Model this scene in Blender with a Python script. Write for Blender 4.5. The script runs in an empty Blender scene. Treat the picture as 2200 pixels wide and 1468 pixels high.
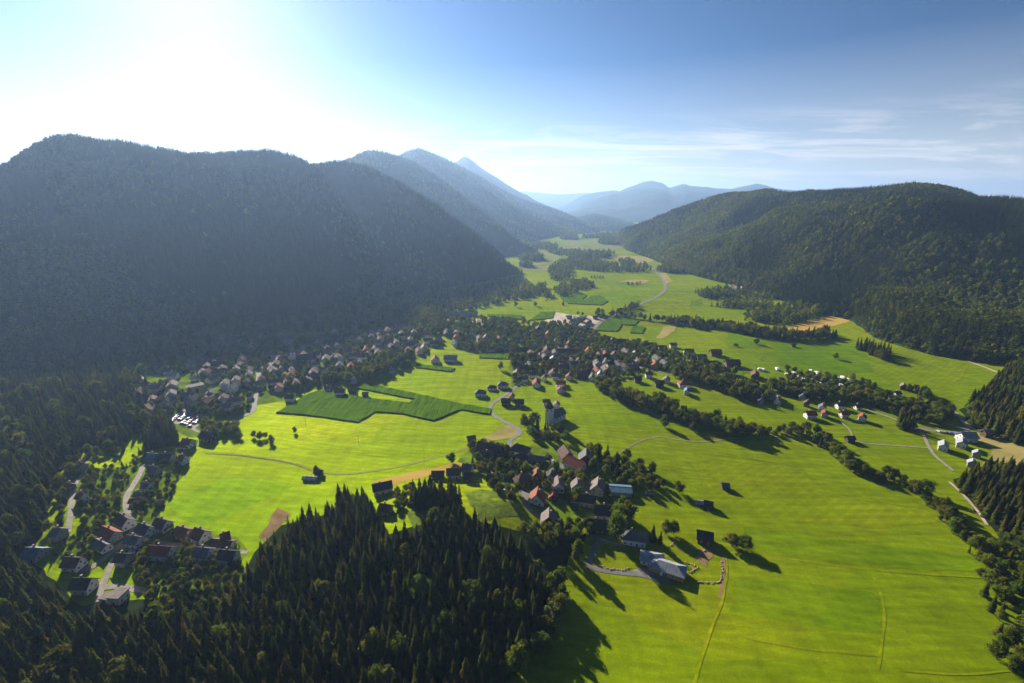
import bpy, bmesh, math, random
import numpy as np
from mathutils import Vector, Matrix, noise
from mathutils.geometry import delaunay_2d_cdt
R = math.radians
random.seed(7); rng = np.random.default_rng(7)
sc = bpy.context.scene
C = sc.collection
# ------------------------------------------------------------------ camera, sky, sun, exposure
F, PW, PH = 1010.0, 2200, 1468
PITCH = math.atan((734 - 440) / F)
HC = 200.0
cam = bpy.data.objects.new('camera', bpy.data.cameras.new('camera')); C.objects.link(cam)
cam.data.sensor_fit = 'HORIZONTAL'; cam.data.sensor_width = 36; cam.data.lens = 36 * F / PW
cam.data.clip_start = 1; cam.data.clip_end = 60000
cam.location = (0, 0, HC); cam.rotation_euler = (math.pi / 2 - PITCH, 0, 0)
sc.camera = cam
SUN_AZ, SUN_EL = -30.5, 22.0            # azimuth from the view direction (+Y), minus = to the left
sd = Vector((math.sin(R(SUN_AZ)) * math.cos(R(SUN_EL)), math.cos(R(SUN_AZ)) * math.cos(R(SUN_EL)), math.sin(R(SUN_EL))))
sl = bpy.data.lights.new('sun', 'SUN'); sl.energy = 5.0; sl.angle = R(0.6); sl.color = (1, .92, .79)
so = bpy.data.objects.new('sun', sl); C.objects.link(so)
so.rotation_euler = sd.to_track_quat('Z', 'Y').to_euler()
sc.view_settings.view_transform = 'Standard'; sc.view_settings.look = 'None'
sc.view_settings.exposure = 1.55; sc.view_settings.gamma = 1.0
sc.view_settings.use_curve_mapping = False
w = bpy.data.worlds.new('World'); sc.world = w; w.use_nodes = True
nt = w.node_tree; nt.nodes.clear()
def N(nt, t, **k):
    n = nt.nodes.new(t)
    for a, b in k.items():
        if a.startswith('i_'):
            n.inputs[a[2:].replace('_', ' ')].default_value = b
        else: setattr(n, a, b)
    return n
def mth(nt, op, a, b=None, clamp=False):
    n = nt.nodes.new('ShaderNodeMath'); n.operation = op; n.use_clamp = clamp
    for i, v in enumerate((a, b)):
        if v is None: continue
        if isinstance(v, (int, float)): n.inputs[i].default_value = v
        else: nt.links.new(v, n.inputs[i])
    return n.outputs[0]
def mixc(nt, fac, a, b, mode='MIX'):
    n = nt.nodes.new('ShaderNodeMix'); n.data_type = 'RGBA'; n.blend_type = mode
    for s, v in ((n.inputs[0], fac), (n.inputs[6], a), (n.inputs[7], b)):
        if isinstance(v, (int, float)): s.default_value = v
        elif isinstance(v, tuple): s.default_value = (v + (1,))[:4]
        else: nt.links.new(v, s)
    return n.outputs[2]
def ramp(nt, fac, stops):
    n = nt.nodes.new('ShaderNodeValToRGB'); e = n.color_ramp.elements
    while len(e) < len(stops): e.new(.5)
    for el, (p, c) in zip(e, stops):
        el.position = p; el.color = (c + (1,))[:4] if isinstance(c, tuple) else (c, c, c, 1)
    if fac is not None: nt.links.new(fac, n.inputs[0])
    return n.outputs[0]
sky = N(nt, 'ShaderNodeTexSky', sky_type='NISHITA', sun_disc=False)
sky.sun_elevation = R(SUN_EL); sky.sun_rotation = R(SUN_AZ)
sky.altitude = 700; sky.air_density = 1.0; sky.dust_density = 0.5; sky.ozone_density = 3.0
tc = N(nt, 'ShaderNodeTexCoord'); sx = N(nt, 'ShaderNodeSeparateXYZ'); nt.links.new(tc.outputs['Generated'], sx.inputs[0])
den = mth(nt, 'ADD', mth(nt, 'MAXIMUM', sx.outputs[2], 0.0), 0.07)
cx = N(nt, 'ShaderNodeCombineXYZ')
nt.links.new(mth(nt, 'DIVIDE', sx.outputs[0], den), cx.inputs[0]); nt.links.new(mth(nt, 'DIVIDE', sx.outputs[1], den), cx.inputs[1])
mp = N(nt, 'ShaderNodeMapping'); mp.inputs['Rotation'].default_value = (0, 0, R(-28)); mp.inputs['Scale'].default_value = (.42, 1.0, 1)
mp.inputs['Location'].default_value = (1.9, .4, 0)
nt.links.new(cx.outputs[0], mp.inputs[0])
n1 = N(nt, 'ShaderNodeTexNoise', i_Scale=1.1, i_Detail=10.0, i_Roughness=0.66, i_Distortion=1.3); nt.links.new(mp.outputs[0], n1.inputs['Vector'])
cl = ramp(nt, n1.outputs[0], [(.45, 0.0), (.53, .5), (.61, 1.0)])
band = ramp(nt, sx.outputs[2], [(.0, .8), (.06, 1.0), (.11, .75), (.165, 0.0)])
cf = mth(nt, 'MULTIPLY', mth(nt, 'MULTIPLY', cl, band), .95, True)
nrm = mixc(nt, 1.0, sky.outputs[0], (.0588, .0588, .0588), 'MULTIPLY'); gm = N(nt, 'ShaderNodeGamma', i_Gamma=1.68); nt.links.new(nrm, gm.inputs[0])
hsv = N(nt, 'ShaderNodeHueSaturation', i_Saturation=1.12); nt.links.new(gm.outputs[0], hsv.inputs['Color'])
den2 = mixc(nt, 1.0, hsv.outputs[0], (17.0, 17.0, 17.0), 'MULTIPLY')
veil = ramp(nt, sx.outputs[2], [(.0, .7), (.06, .55), (.13, .26), (.25, 0.0)])
cf = mth(nt, 'SUBTRACT', 1.0, mth(nt, 'MULTIPLY', mth(nt, 'SUBTRACT', 1.0, cf), mth(nt, 'SUBTRACT', 1.0, veil)))
skyc = mixc(nt, cf, den2, (7.0, 6.6, 6.2))
bg = N(nt, 'ShaderNodeBackground'); bg.inputs[1].default_value = 0.05
nt.links.new(skyc, bg.inputs[0])
wo = N(nt, 'ShaderNodeOutputWorld'); nt.links.new(bg.outputs[0], wo.inputs[0])
cy = sc.cycles
cy.use_denoising = True
try: cy.denoiser = 'OPENIMAGEDENOISE'
except Exception: pass
cy.max_bounces = 5; cy.diffuse_bounces = 2; cy.glossy_bounces = 2; cy.transmission_bounces = 2; cy.transparent_max_bounces = 4
cy.volume_bounces = 0; cy.caustics_reflective = False; cy.caustics_refractive = False
cy.sample_clamp_indirect = 4
# ------------------------------------------------------------------ picture -> place
cp, sp = math.cos(PITCH), math.sin(PITCH)
def ray(px, py):
    x = (px - 1100) / F; u = (734 - py) / F
    return x, cp + u * sp, u * cp - sp
def sstep(a, b, x):
    t = min(1, max(0, (x - a) / (b - a))); return t * t * (3 - 2 * t)
KN = []
def H(x, y):
    r = math.hypot(x, y)
    a = 1.0 - .75 * sstep(700, 1600, r)
    z = a * (1.3 * math.sin(x / 41 + .5 * math.sin(y / 60)) * math.sin(y / 53 + 1.0) + 1.5 * math.sin(x / 97 - y / 75))
    for kx, ky, kr, kh in KN:
        d2 = ((x - kx) ** 2 + (y - ky) ** 2) / kr ** 2
        if d2 < 9: z += kh * math.exp(-d2)
    z += 26 * sstep(330, 760, x - .10 * y) * sstep(250, 450, y) * (1 - sstep(800, 1500, y))    # meadow rising to the hill on the right
    return z
def G(px, py, dz=0.0):
    dx, dy, d = ray(px, py); z = 0.0
    for _ in range(14):
        t = (z + dz - HC) / min(d, -1e-3); x, y = dx * t, dy * t
        z = .5 * z + .5 * H(x, y)
    return Vector((x, y, z + dz))
def P(x, y, z):                                   # place -> picture
    zc = y * cp - (z - HC) * sp
    if zc < 1: return -9e9, -9e9, zc
    return 1100 + F * x / zc, 734 - F * ((z - HC) * cp + y * sp) / zc, zc
for q, kr, kh in (((930, 1150), 62, 11), ((1075, 1085), 22, 4), ((110, 900), 150, 14), ((20, 1090), 80, 8), ((560, 965), 45, 3)):
    g = G(*q); KN.append((g.x, g.y, kr, kh))
def Z(ox, oy, s, *pts): return [(ox + x / s, oy + y / s) for x, y in pts]
z1 = lambda *p: Z(640, 280, 2.75, *p)
z2 = lambda *p: Z(600, 600, 3.143, *p)
z2b = lambda *p: Z(1000, 460, 4.4, *p)
z3 = lambda *p: Z(1200, 600, 3.667, *p)
z4 = lambda *p: Z(1700, 600, 3.67, *p)
z5 = lambda *p: Z(0, 900, 2.584, *p)
z6 = lambda *p: Z(750, 880, 3.143, *p)
z6b = lambda *p: Z(900, 640, 5.238, *p)
z7 = lambda *p: Z(1000, 920, 5.5, *p)
z7b = lambda *p: Z(1200, 980, 4.23, *p)
z8 = lambda *p: Z(1600, 900, 2.585, *p)
z4b = lambda *p: Z(280, 680, 5.5, *p)
z5b = lambda *p: Z(560, 660, 5.5, *p)
# ------------------------------------------------------------------ materials
MATS = {}
def mat(name, col, rough=.8, var=.25, scale=.3, stretch=None, bump=0, bscale=None, spec=.2, rnd=0.0, trans=0.0, col2=None, coat=0):
    if name in MATS: return MATS[name]
    m = bpy.data.materials.new(name); m.use_nodes = True; t = m.node_tree; t.nodes.clear()
    out = N(t, 'ShaderNodeOutputMaterial')
    co = N(t, 'ShaderNodeTexCoord'); mpn = N(t, 'ShaderNodeMapping'); t.links.new(co.outputs['Object'], mpn.inputs[0])
    if stretch: mpn.inputs['Scale'].default_value = stretch
    nz = N(t, 'ShaderNodeTexNoise', i_Scale=scale, i_Detail=6.0, i_Roughness=.6); t.links.new(mpn.outputs[0], nz.inputs['Vector'])
    a = tuple(c * (1 - var) for c in col); b = col2 or tuple(min(1, c * (1 + var)) for c in col)
    c = ramp(t, nz.outputs[0], [(.3, a), (.7, b)])
    if rnd:
        oi = N(t, 'ShaderNodeObjectInfo')
        hs = N(t, 'ShaderNodeHueSaturation'); t.links.new(c, hs.inputs['Color'])
        t.links.new(mth(t, 'ADD', mth(t, 'MULTIPLY', oi.outputs['Random'], rnd * .10), .5 - rnd * .05), hs.inputs['Hue'])
        r2 = mth(t, 'FRACT', mth(t, 'MULTIPLY', oi.outputs['Random'], 17.3))
        t.links.new(mth(t, 'ADD', mth(t, 'MULTIPLY', r2, rnd), 1 - rnd * .5), hs.inputs['Value'])
        c = hs.outputs[0]
    if trans:
        d1 = N(t, 'ShaderNodeBsdfDiffuse'); t.links.new(c, d1.inputs[0])
        d2 = N(t, 'ShaderNodeBsdfTranslucent')
        t.links.new(mixc(t, 1.0, c, (1.25, 1.15, .5), 'MULTIPLY'), d2.inputs[0])
        mx = N(t, 'ShaderNodeMixShader'); mx.inputs[0].default_value = trans
        t.links.new(d1.outputs[0], mx.inputs[1]); t.links.new(d2.outputs[0], mx.inputs[2]); t.links.new(mx.outputs[0], out.inputs[0])
    else:
        p = N(t, 'ShaderNodeBsdfPrincipled'); t.links.new(c, p.inputs['Base Color'])
        p.inputs['Roughness'].default_value = rough; p.inputs['Specular IOR Level'].default_value = spec
        if coat: p.inputs['Coat Weight'].default_value = coat
        if bump:
            bn = N(t, 'ShaderNodeTexNoise', i_Scale=bscale or scale * 4, i_Detail=4.0); t.links.new(mpn.outputs[0], bn.inputs['Vector'])
            bp = N(t, 'ShaderNodeBump', i_Strength=.6, i_Distance=bump); t.links.new(bn.outputs[0], bp.inputs['Height']); t.links.new(bp.outputs[0], p.inputs['Normal'])
        t.links.new(p.outputs[0], out.inputs[0])
    MATS[name] = m; return m
def meadow_material(name='meadow_grass', tint=(1, 1, 1), turn=14):
    m = bpy.data.materials.new(name); m.use_nodes = True; t = m.node_tree; t.nodes.clear()
    out = N(t, 'ShaderNodeOutputMaterial'); co = N(t, 'ShaderNodeTexCoord'); ob = co.outputs['Object']
    def nz(scale, detail, stretch=(1, 1, 1), rot=0, rough=.55):
        mpn = N(t, 'ShaderNodeMapping'); mpn.inputs['Scale'].default_value = stretch; mpn.inputs['Rotation'].default_value = (0, 0, R(rot))
        t.links.new(ob, mpn.inputs[0])
        n = N(t, 'ShaderNodeTexNoise', i_Scale=scale, i_Detail=detail, i_Roughness=rough); t.links.new(mpn.outputs[0], n.inputs['Vector']); return n.outputs[0]
    mpv = N(t, 'ShaderNodeMapping'); mpv.inputs['Scale'].default_value = (.0042, .0105, 1); mpv.inputs['Rotation'].default_value = (0, 0, R(14)); t.links.new(ob, mpv.inputs[0])
    vo = N(t, 'ShaderNodeTexVoronoi', i_Scale=1.0, voronoi_dimensions='2D'); t.links.new(mpv.outputs[0], vo.inputs['Vector'])
    sv = N(t, 'ShaderNodeSeparateColor'); t.links.new(vo.outputs['Color'], sv.inputs[0])
    c = ramp(t, nz(.006, 4), [(.3, (.082, .130, .0004)), (.55, (.112, .152, .0005)), (.75, (.142, .165, .0006))])
    c = mixc(t, .20, c, ramp(t, sv.outputs[0], [(0, (.062, .122, .0006)), (.5, (.110, .148, .0006)), (.85, (.155, .165, .001)), (1, (.19, .17, .010))]))
    st = ramp(t, nz(1.0, 3, (.010, .20, 1), turn), [(.36, .80), (.64, 1.15)])
    c = mixc(t, .8, c, st, 'MULTIPLY')
    st2 = ramp(t, nz(1.0, 2, (.16, .006, 1), 10), [(.35, .90), (.65, 1.10)])
    c = mixc(t, .7, c, st2, 'MULTIPLY')
    c = mixc(t, 1.0, c, ramp(t, nz(.09, 6, rough=.7), [(.25, .80), (.75, 1.18)]), 'MULTIPLY')
    c = mixc(t, 1.0, c, ramp(t, nz(.9, 4, rough=.7), [(.25, .82), (.75, 1.16)]), 'MULTIPLY')
    wv = N(t, 'ShaderNodeTexWave', i_Scale=.052, i_Distortion=1.2, i_Detail=3.0, bands_direction='Y'); wm_ = N(t, 'ShaderNodeMapping'); wm_.inputs['Rotation'].default_value = (0, 0, R(turn)); wv.inputs['Detail Scale'].default_value = .6
    t.links.new(ob, wm_.inputs[0]); t.links.new(wm_.outputs[0], wv.inputs['Vector'])
    c = mixc(t, 1.0, c, ramp(t, wv.outputs[1], [(.0, .95), (.85, 1.02), (1.0, 1.08)]), 'MULTIPLY')
    c = mixc(t, 1.0, c, tint, 'MULTIPLY')
    d = N(t, 'ShaderNodeBsdfDiffuse'); t.links.new(c, d.inputs[0])
    bp = N(t, 'ShaderNodeBump', i_Strength=.5, i_Distance=.5); t.links.new(nz(.35, 5), bp.inputs['Height']); t.links.new(bp.outputs[0], d.inputs['Normal'])
    gl = N(t, 'ShaderNodeBsdfGlossy', i_Roughness=.74); t.links.new(mixc(t, 1.0, c, (3.3, 3.1, 1.0), 'MULTIPLY'), gl.inputs[0]); t.links.new(bp.outputs[0], gl.inputs['Normal'])
    mx = N(t, 'ShaderNodeMixShader'); mx.inputs[0].default_value = .18; t.links.new(d.outputs[0], mx.inputs[1]); t.links.new(gl.outputs[0], mx.inputs[2])
    t.links.new(mx.outputs[0], out.inputs[0]); return m
MEADOW = meadow_material()
MATS['mown'] = meadow_material('mown_grass', (1.09, 1.03, 1.2), -35); MATS['lush'] = meadow_material('lush_grass', (.84, .95, .9), 20)
M = lambda k: MATS[k]
mat('asphalt', (.15, .14, .13), .85, .2, .25)
mat('gravel', (.235, .205, .165), .9, .25, .35)
MATS['track'] = meadow_material('track_grass', (1.26, 1.14, 1.5), 5)
mat('dirt', (.20, .13, .065), .9, .35, .12, spec=0.0)
mat('gold', (.34, .225, .055), .9, .2, .06, (.1, 1, 1), spec=0.0)
mat('hay', (.27, .225, .075), .9, .25, .05, spec=0.0)
mat('farm_path', (.21, .195, .09), .9, .25, .35, spec=0.0)
mat('sand', (.36, .30, .22), .9, .3, .08)
mat('garden', (.10, .15, .006), .9, .5, .10, spec=0.0)
mat('wildgrass', (.10, .135, .015), .9, .45, .22, bump=.6, spec=0.0)
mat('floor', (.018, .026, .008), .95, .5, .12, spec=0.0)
mat('maize', (.050, .130, .002), trans=.12, var=.42, scale=.5, stretch=(1, .05, 1), col2=(.105, .185, .004))
mat('wood_hill', (.022, .040, .016), .95, .5, .012, bump=14, bscale=.035, spec=0.0)
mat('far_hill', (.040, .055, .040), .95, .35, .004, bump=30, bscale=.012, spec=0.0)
mat('clearing', (.16, .18, .04), .95, .3, .02, spec=0.0)
mat('rock', (.30, .27, .24), .9, .3, .05)
mat('bark', (.05, .036, .025), .9, .3, 3)
mat('spruce', (.042, .058, .009), trans=.42, var=.45, scale=1.3, rnd=.9, col2=(.105, .112, .016))
mat('larch', (.060, .072, .013), trans=.45, var=.4, scale=1.3, rnd=.7, col2=(.115, .112, .022))
mat('spruce_far', (.024, .042, .013), trans=.22, var=.5, scale=.4, rnd=.8, col2=(.046, .062, .018))
mat('spruce_dark', (.014, .030, .013), trans=.2, var=.4, scale=.4, rnd=.6, col2=(.028, .046, .016))
mat('spruce_light', (.044, .062, .014), trans=.25, var=.4, scale=.4, rnd=.6, col2=(.074, .088, .020))
mat('leaf', (.095, .128, .013), trans=.46, var=.4, scale=.8, rnd=.7, col2=(.165, .195, .024))
mat('leaf_pale', (.13, .145, .045), trans=.40, var=.35, scale=.8, rnd=.5)
WALLC = {'white': (.68, .65, .60), 'cream': (.55, .47, .35), 'grey': (.30, .29, .28), 'timber': (.085, .052, .032), 'ochre': (.50, .27, .09), 'pink': (.62, .40, .32)}
ROOFC = {'dark': (.050, .047, .048), 'brown': (.105, .066, .050), 'red': (.20, .060, .035), 'orange': (.215, .082, .044), 'grey': (.12, .117, .12), 'pale': (.165, .135, .12), 'blue': (.07, .135, .19), 'silver': (.25, .265, .29)}
for k, c in WALLC.items(): mat('wall_' + k, c, .85, .12, .5)
for k, c in ROOFC.items():
    mat('roof_' + k, c, .6 if k in ('silver', 'blue') else .85, .28, .7, (1, .35, .35), bump=0 if k == 'silver' else .05, bscale=6, spec=.12)
mat('pane', (.02, .025, .035), .12, .2, 1, spec=.6); mat('frame', (.7, .68, .64), .6, .05)
mat('stone', (.36, .25, .17), .9, .35, .8); mat('chimney', (.33, .27, .24), .9, .2)
for k, c in {'car_white': (.45, .45, .45), 'car_silver': (.32, .33, .35), 'car_black': (.03, .03, .035), 'car_red': (.4, .04, .03), 'car_blue': (.06, .12, .3)}.items(): mat(k, c, .45, .04, 1, spec=.4)
mat('caravan', (.80, .79, .76), .35, .05, 1, spec=.4); mat('rubber', (.02, .02, .02), .8)
# ------------------------------------------------------------------ object helpers
def mesh(name, v, f, mats=(), mi=None, smooth=False):
    me = bpy.data.meshes.new(name); me.from_pydata([tuple(p) for p in v], [], f)
    for m in mats: me.materials.append(m)
    if mi is not None: me.polygons.foreach_set('material_index', mi)
    if smooth: me.polygons.foreach_set('use_smooth', [True] * len(me.polygons))
    me.update(); return me
def obj(name, me, parent=None, loc=None, rz=None, s=None):
    o = bpy.data.objects.new(name, me); C.objects.link(o)
    if parent: o.parent = parent
    if loc is not None: o.location = loc
    if rz is not None: o.rotation_euler = (0, 0, rz)
    if s is not None: o.scale = s if hasattr(s, '__len__') else (s, s, s)
    return o
def tag(o, label=None, cat=None, group=None, kind=None):
    if label: o['label'] = label
    if cat: o['category'] = cat
    if group: o['group'] = group
    if kind: o['kind'] = kind
    return o
class MB:
    def __init__(s): s.v = []; s.f = []; s.m = []
    def poly(s, pts, m=0):
        n = len(s.v); s.v += [tuple(p) for p in pts]; s.f.append(tuple(range(n, n + len(pts)))); s.m.append(m)
    def box(s, x0, x1, y0, y1, z0, z1, m=0):
        n = len(s.v); s.v += [(x, y, z) for z in (z0, z1) for x, y in ((x0, y0), (x1, y0), (x1, y1), (x0, y1))]
        for q in ((3, 2, 1, 0), (4, 5, 6, 7), (0, 1, 5, 4), (1, 2, 6, 5), (2, 3, 7, 6), (3, 0, 4, 7)): s.f.append(tuple(n + i for i in q)); s.m.append(m)
    def slab(s, quad, th, m=0):                    # a thick roof panel
        a = [Vector(p) for p in quad]; nrm = (a[1] - a[0]).cross(a[-1] - a[0]).normalized()
        if nrm.z < 0: nrm = -nrm
        b = [p - nrm * th for p in a]; k = len(a); n = len(s.v); s.v += [tuple(p) for p in a + b]
        s.f.append(tuple(range(n, n + k))); s.f.append(tuple(range(n + 2 * k - 1, n + k - 1, -1))); s.m += [m, m]
        for i in range(k):
            j = (i + 1) % k; s.f.append((n + i, n + k + i, n + k + j, n + j)); s.m.append(m)
    def tube(s, r0, r1, z0, z1, k=6, m=0, x=0, y=0):
        n = len(s.v)
        for r, z in ((r0, z0), (r1, z1)): s.v += [(x + r * math.cos(2 * math.pi * i / k), y + r * math.sin(2 * math.pi * i / k), z) for i in range(k)]
        for i in range(k): s.f.append((n + i, n + (i + 1) % k, n + k + (i + 1) % k, n + k + i)); s.m.append(m)
        s.f.append(tuple(range(n + k, n + 2 * k))); s.m.append(m)
    def me(s, name, mats, smooth=False): return mesh(name, s.v, s.f, mats, s.m, smooth)
def inside(x, y, poly):
    c = False; j = len(poly) - 1
    for i in range(len(poly)):
        xi, yi = poly[i][:2]; xj, yj = poly[j][:2]
        if (yi > y) != (yj > y) and x < (xj - xi) * (y - yi) / (yj - yi) + xi: c = not c
        j = i
    return c
def gpoly(pts): return [G(*p) for p in pts]
def off(x, y, k): return (.03 + .0002 * math.hypot(x, y)) * k
def drape(name, pts, m, k=1, step=8, height=0.0, jitter=0.0, label=None, cat=None, kind='structure', rough_edge=0.0):
    gp = gpoly(pts); b = []
    n = len(gp)
    for i in range(n):
        a, c = gp[i], gp[(i + 1) % n]; L = (c - a).length; q = max(1, int(L / step))
        for j in range(q):
            p = a.lerp(c, j / q)
            if rough_edge: p = p + Vector((random.uniform(-1, 1), random.uniform(-1, 1), 0)) * rough_edge
            b.append(Vector((p.x, p.y)))
    nb = len(b); xs = [p.x for p in b]; ys = [p.y for p in b]; bl = [(p.x, p.y) for p in b]
    st = max(step, math.sqrt(max(1, (max(xs) - min(xs)) * (max(ys) - min(ys))) / 9000))
    y = min(ys) + st / 2
    while y < max(ys):
        x = min(xs) + st / 2
        while x < max(xs):
            if inside(x, y, bl): b.append(Vector((x + random.uniform(-.2, .2) * st, y + random.uniform(-.2, .2) * st)))
            x += st
        y += st
    vs, _, fs, ov, _, _ = delaunay_2d_cdt(b, [(i, (i + 1) % nb) for i in range(nb)], [], 1, .01)
    v = [(p.x, p.y, H(p.x, p.y) + off(p.x, p.y, k) + height + random.uniform(-jitter, jitter)) for p in vs]
    f = [tuple(t) for t in fs]
    if height:
        ring = {}
        for t in f:
            for i in range(3):
                e = (t[i], t[(i + 1) % 3]); ring[e] = ring.get(e, 0) + 1
        base = {}
        for (a, c) in [e for e in ring if (e[1], e[0]) not in ring]:
            for q in (a, c):
                if q not in base: base[q] = len(v); v.append((v[q][0], v[q][1], H(v[q][0], v[q][1]) - .1))
            f.append((c, a, base[a], base[c]))
    o = obj(name, mesh(name, v, f, [m])); return tag(o, label, cat, None, kind)
def smooth_line(p, step=4.0):
    out = []; p = [p[0] * 2 - p[1]] + p + [p[-1] * 2 - p[-2]]
    for i in range(1, len(p) - 2):
        a, b, c, d = p[i - 1:i + 3]; n = max(2, int((c - b).length / step))
        for j in range(n):
            t = j / n; out.append(.5 * ((2 * b) + (c - a) * t + (2 * a - 5 * b + 4 * c - d) * t * t + (3 * b - a - 3 * c + d) * t ** 3))
    out.append(p[-2]); return out
ROADPTS = []
def road(name, pts, width, m, label, cat='road', k=2.0, block=True, wob=0.12):
    width *= .86
    ln = smooth_line([Vector((q.x, q.y)) for q in gpoly(pts)], 4 if width > 1.5 else 6); v = []; f = []
    for i, p in enumerate(ln):
        d = (ln[min(i + 1, len(ln) - 1)] - ln[max(i - 1, 0)]).normalized(); s = Vector((-d.y, d.x)) * width / 2 * (1 + wob * math.sin(i * 1.7) * random.random())
        for q in (p + s, p, p - s): v.append((q.x, q.y, H(q.x, q.y) + off(q.x, q.y, k)))
        if i: n = 3 * i; f += [(n - 3, n, n + 1, n - 2), (n - 2, n + 1, n + 2, n - 1)]
        if block: ROADPTS.append((p.x, p.y, width / 2 + 1.5))
    o = obj(name, mesh(name, v, f, [m])); return tag(o, label, cat, None, 'structure')
# ------------------------------------------------------------------ ground sheet
ang = np.concatenate([np.linspace(-62, 62, 400), np.linspace(62, 298, 60)[1:-1]]); ang = np.radians(ang)
rad = 6 * (1.031 ** np.arange(0, 268)); rad = rad[rad < 17500]; rad = np.append(rad, 18000)
na, nr = len(ang), len(rad)
v = [(0, 0, H(0, 0))]
for r in rad:
    for a in ang:
        x, y = r * math.sin(a), r * math.cos(a); v.append((x, y, H(x, y)))
f = [(0, 1 + (i + 1) % na, 1 + i) for i in range(na)]
for j in range(nr - 1):
    for i in range(na):
        a = 1 + j * na + i; b = 1 + j * na + (i + 1) % na; f.append((a, b, b + na, a + na))
tag(obj('ground', mesh('ground', v, f, [MEADOW], smooth=True)), 'bright green meadows covering the valley floor', 'meadow', kind='structure')
# ------------------------------------------------------------------ mountains: a foot line on the valley floor, a ridge line at its own range
def fbm(x, y, s, o=4): return noise.fractal(Vector((x * s, y * s, 3.7)), 1.0, 2.0, o)
class Mountain:
    def __init__(s, name, label, ridge, foot, m, slope=None, rng_=None, relief=25, gul=90, nu=140, nv=46, back=.5, zmin=6, rough=1.0, conv=1.0, canopy=0):
        def arc(pts):
            p = np.array(pts, float); d = np.r_[0, np.cumsum(np.hypot(*(p[1:] - p[:-1]).T))]; return p, d / d[-1]
        s.rp, s.rt = arc(ridge); s.fp, s.ft = arc(foot); s.relief = relief; s.gul = gul; s.conv = conv
        s.U = np.linspace(0, 1, nu); s.R = []; s.Fo = []
        for k, (px, py) in enumerate(ridge):
            u = s.rt[k]; fx, fy = np.interp(u, s.ft, s.fp[:, 0]), np.interp(u, s.ft, s.fp[:, 1]); g = G(fx, fy)
            dx, dy, dz = ray(px, py); h = math.hypot(dx, dy); te = dz / h; Rf = math.hypot(g.x, g.y)
            if slope:
                ts = math.tan(R(slope)); Rr = (HC + Rf * ts) / max(.05, ts - te)
            else: Rr = rng_ if not isinstance(rng_, (list, tuple)) else np.interp(u, [0, 1], rng_)
            zz = HC + Rr * te
            if zz < zmin and te < 0: Rr = (zmin - HC) / te; zz = zmin
            s.R.append((dx / h * Rr, dy / h * Rr, max(zz - canopy, min(zz, 2))))
        s.R = np.array(s.R)
        s.Fo = np.array([[*G(*q)] for q in foot])
        s.nu, s.nv = nu, nv
        v = []; vs = np.concatenate([np.linspace(-.06, 1, nv), 1 + np.linspace(0, back, 9)[1:]])
        for q in vs:
            for u in s.U: v.append(s.at(u, q))
        n = nu; f = [(j * n + i, j * n + i + 1, (j + 1) * n + i + 1, (j + 1) * n + i) for j in range(len(vs) - 1) for i in range(nu - 1)]
        o = obj(name, mesh(name, v, f, [m], smooth=True)); tag(o, label, 'mountain', kind='structure'); s.o = o
    def ends(s, u):
        r = np.array([np.interp(u, s.rt, s.R[:, k]) for k in range(3)]); g = np.array([np.interp(u, s.ft, s.Fo[:, k]) for k in range(3)]); return g, r
    def at(s, u, q):
        g, r = s.ends(u)
        if q <= 1:
            p = g + (r - g) * q; z = g[2] + (r[2] - g[2]) * (abs(q) ** s.conv * (1 if q > 0 else -1))
            env = max(0, q) * (1 - max(0, q)) * 4 * min(1, (r[2] - g[2]) / 120); env = env ** .7 if env > 0 else 0
        else:
            p = r + (r - g) * (q - 1); z = r[2] - (r[2] - g[2]) * ((q - 1) * 1.5 + (q - 1) ** 2); env = min(1, (q - 1) * 3)
        d = s.relief * (fbm(p[0], p[1], 1 / s.gul) * .9 + (abs(fbm(p[0] + 900, p[1], .45 / s.gul, 3)) * -1.9 + .55)) * env
        d += s.relief * .10 * fbm(p[0], p[1], 5 / s.gul) * min(1, max(0, q) * 8)
        return (p[0], p[1], z + d)
    def scatter(s, n, hmin, hmax, key, umin=0, umax=1, vmin=0.0, vmax=1.03, skip=None):
        us = np.linspace(0, 1, 60); L = []
        for a in us:
            g, r = s.ends(a); L.append(np.hypot(*(r - g)[:2]))
        seg = []
        for a, b in zip(us[:-1], us[1:]):
            g0, r0 = s.ends(a); g1, r1 = s.ends(b); seg.append(np.hypot(*((g1 + r1) / 2 - (g0 + r0) / 2)[:2]))
        wgt = np.array(seg) * (np.array(L[1:]) + .0); wgt[(us[1:] < umin) | (us[:-1] > umax)] = 0; wgt /= wgt.sum()
        idx = rng.choice(len(wgt), n, p=wgt); out = []
        for i in idx:
            u = us[i] + random.random() * (us[1] - us[0]); q = vmin + (vmax - vmin) * random.random()
            x, y, z = s.at(u, q)
            if skip and skip(u, q, x, y, z): continue
            px, py, _ = P(x, y, z + 8)
            if px < -160 or px > 2360 or py > 1500: continue
            out.append((x, y, z, random.uniform(hmin, hmax)))
        return out
WH, FH = mat('wood_hill', ()), mat('far_hill', ())
mA = Mountain('mountain', 'steep dark forested mountain filling the left side in shade',
    [(-620, 560), (-400, 500), (-150, 425), (0, 354), (50, 321), (100, 298), (160, 291), (230, 301), (300, 310), (400, 328), (480, 329), (540, 322), (580, 318), (630, 327), (672, 352), (715, 400), (770, 470), (835, 550), (905, 622)],
    [(-620, 1010), (-300, 900), (0, 792), (150, 772), (300, 748), (450, 716), (600, 690), (750, 664), (870, 645), (925, 632)], WH, slope=26, canopy=13, relief=58, gul=400, nu=200, nv=60)
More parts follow.
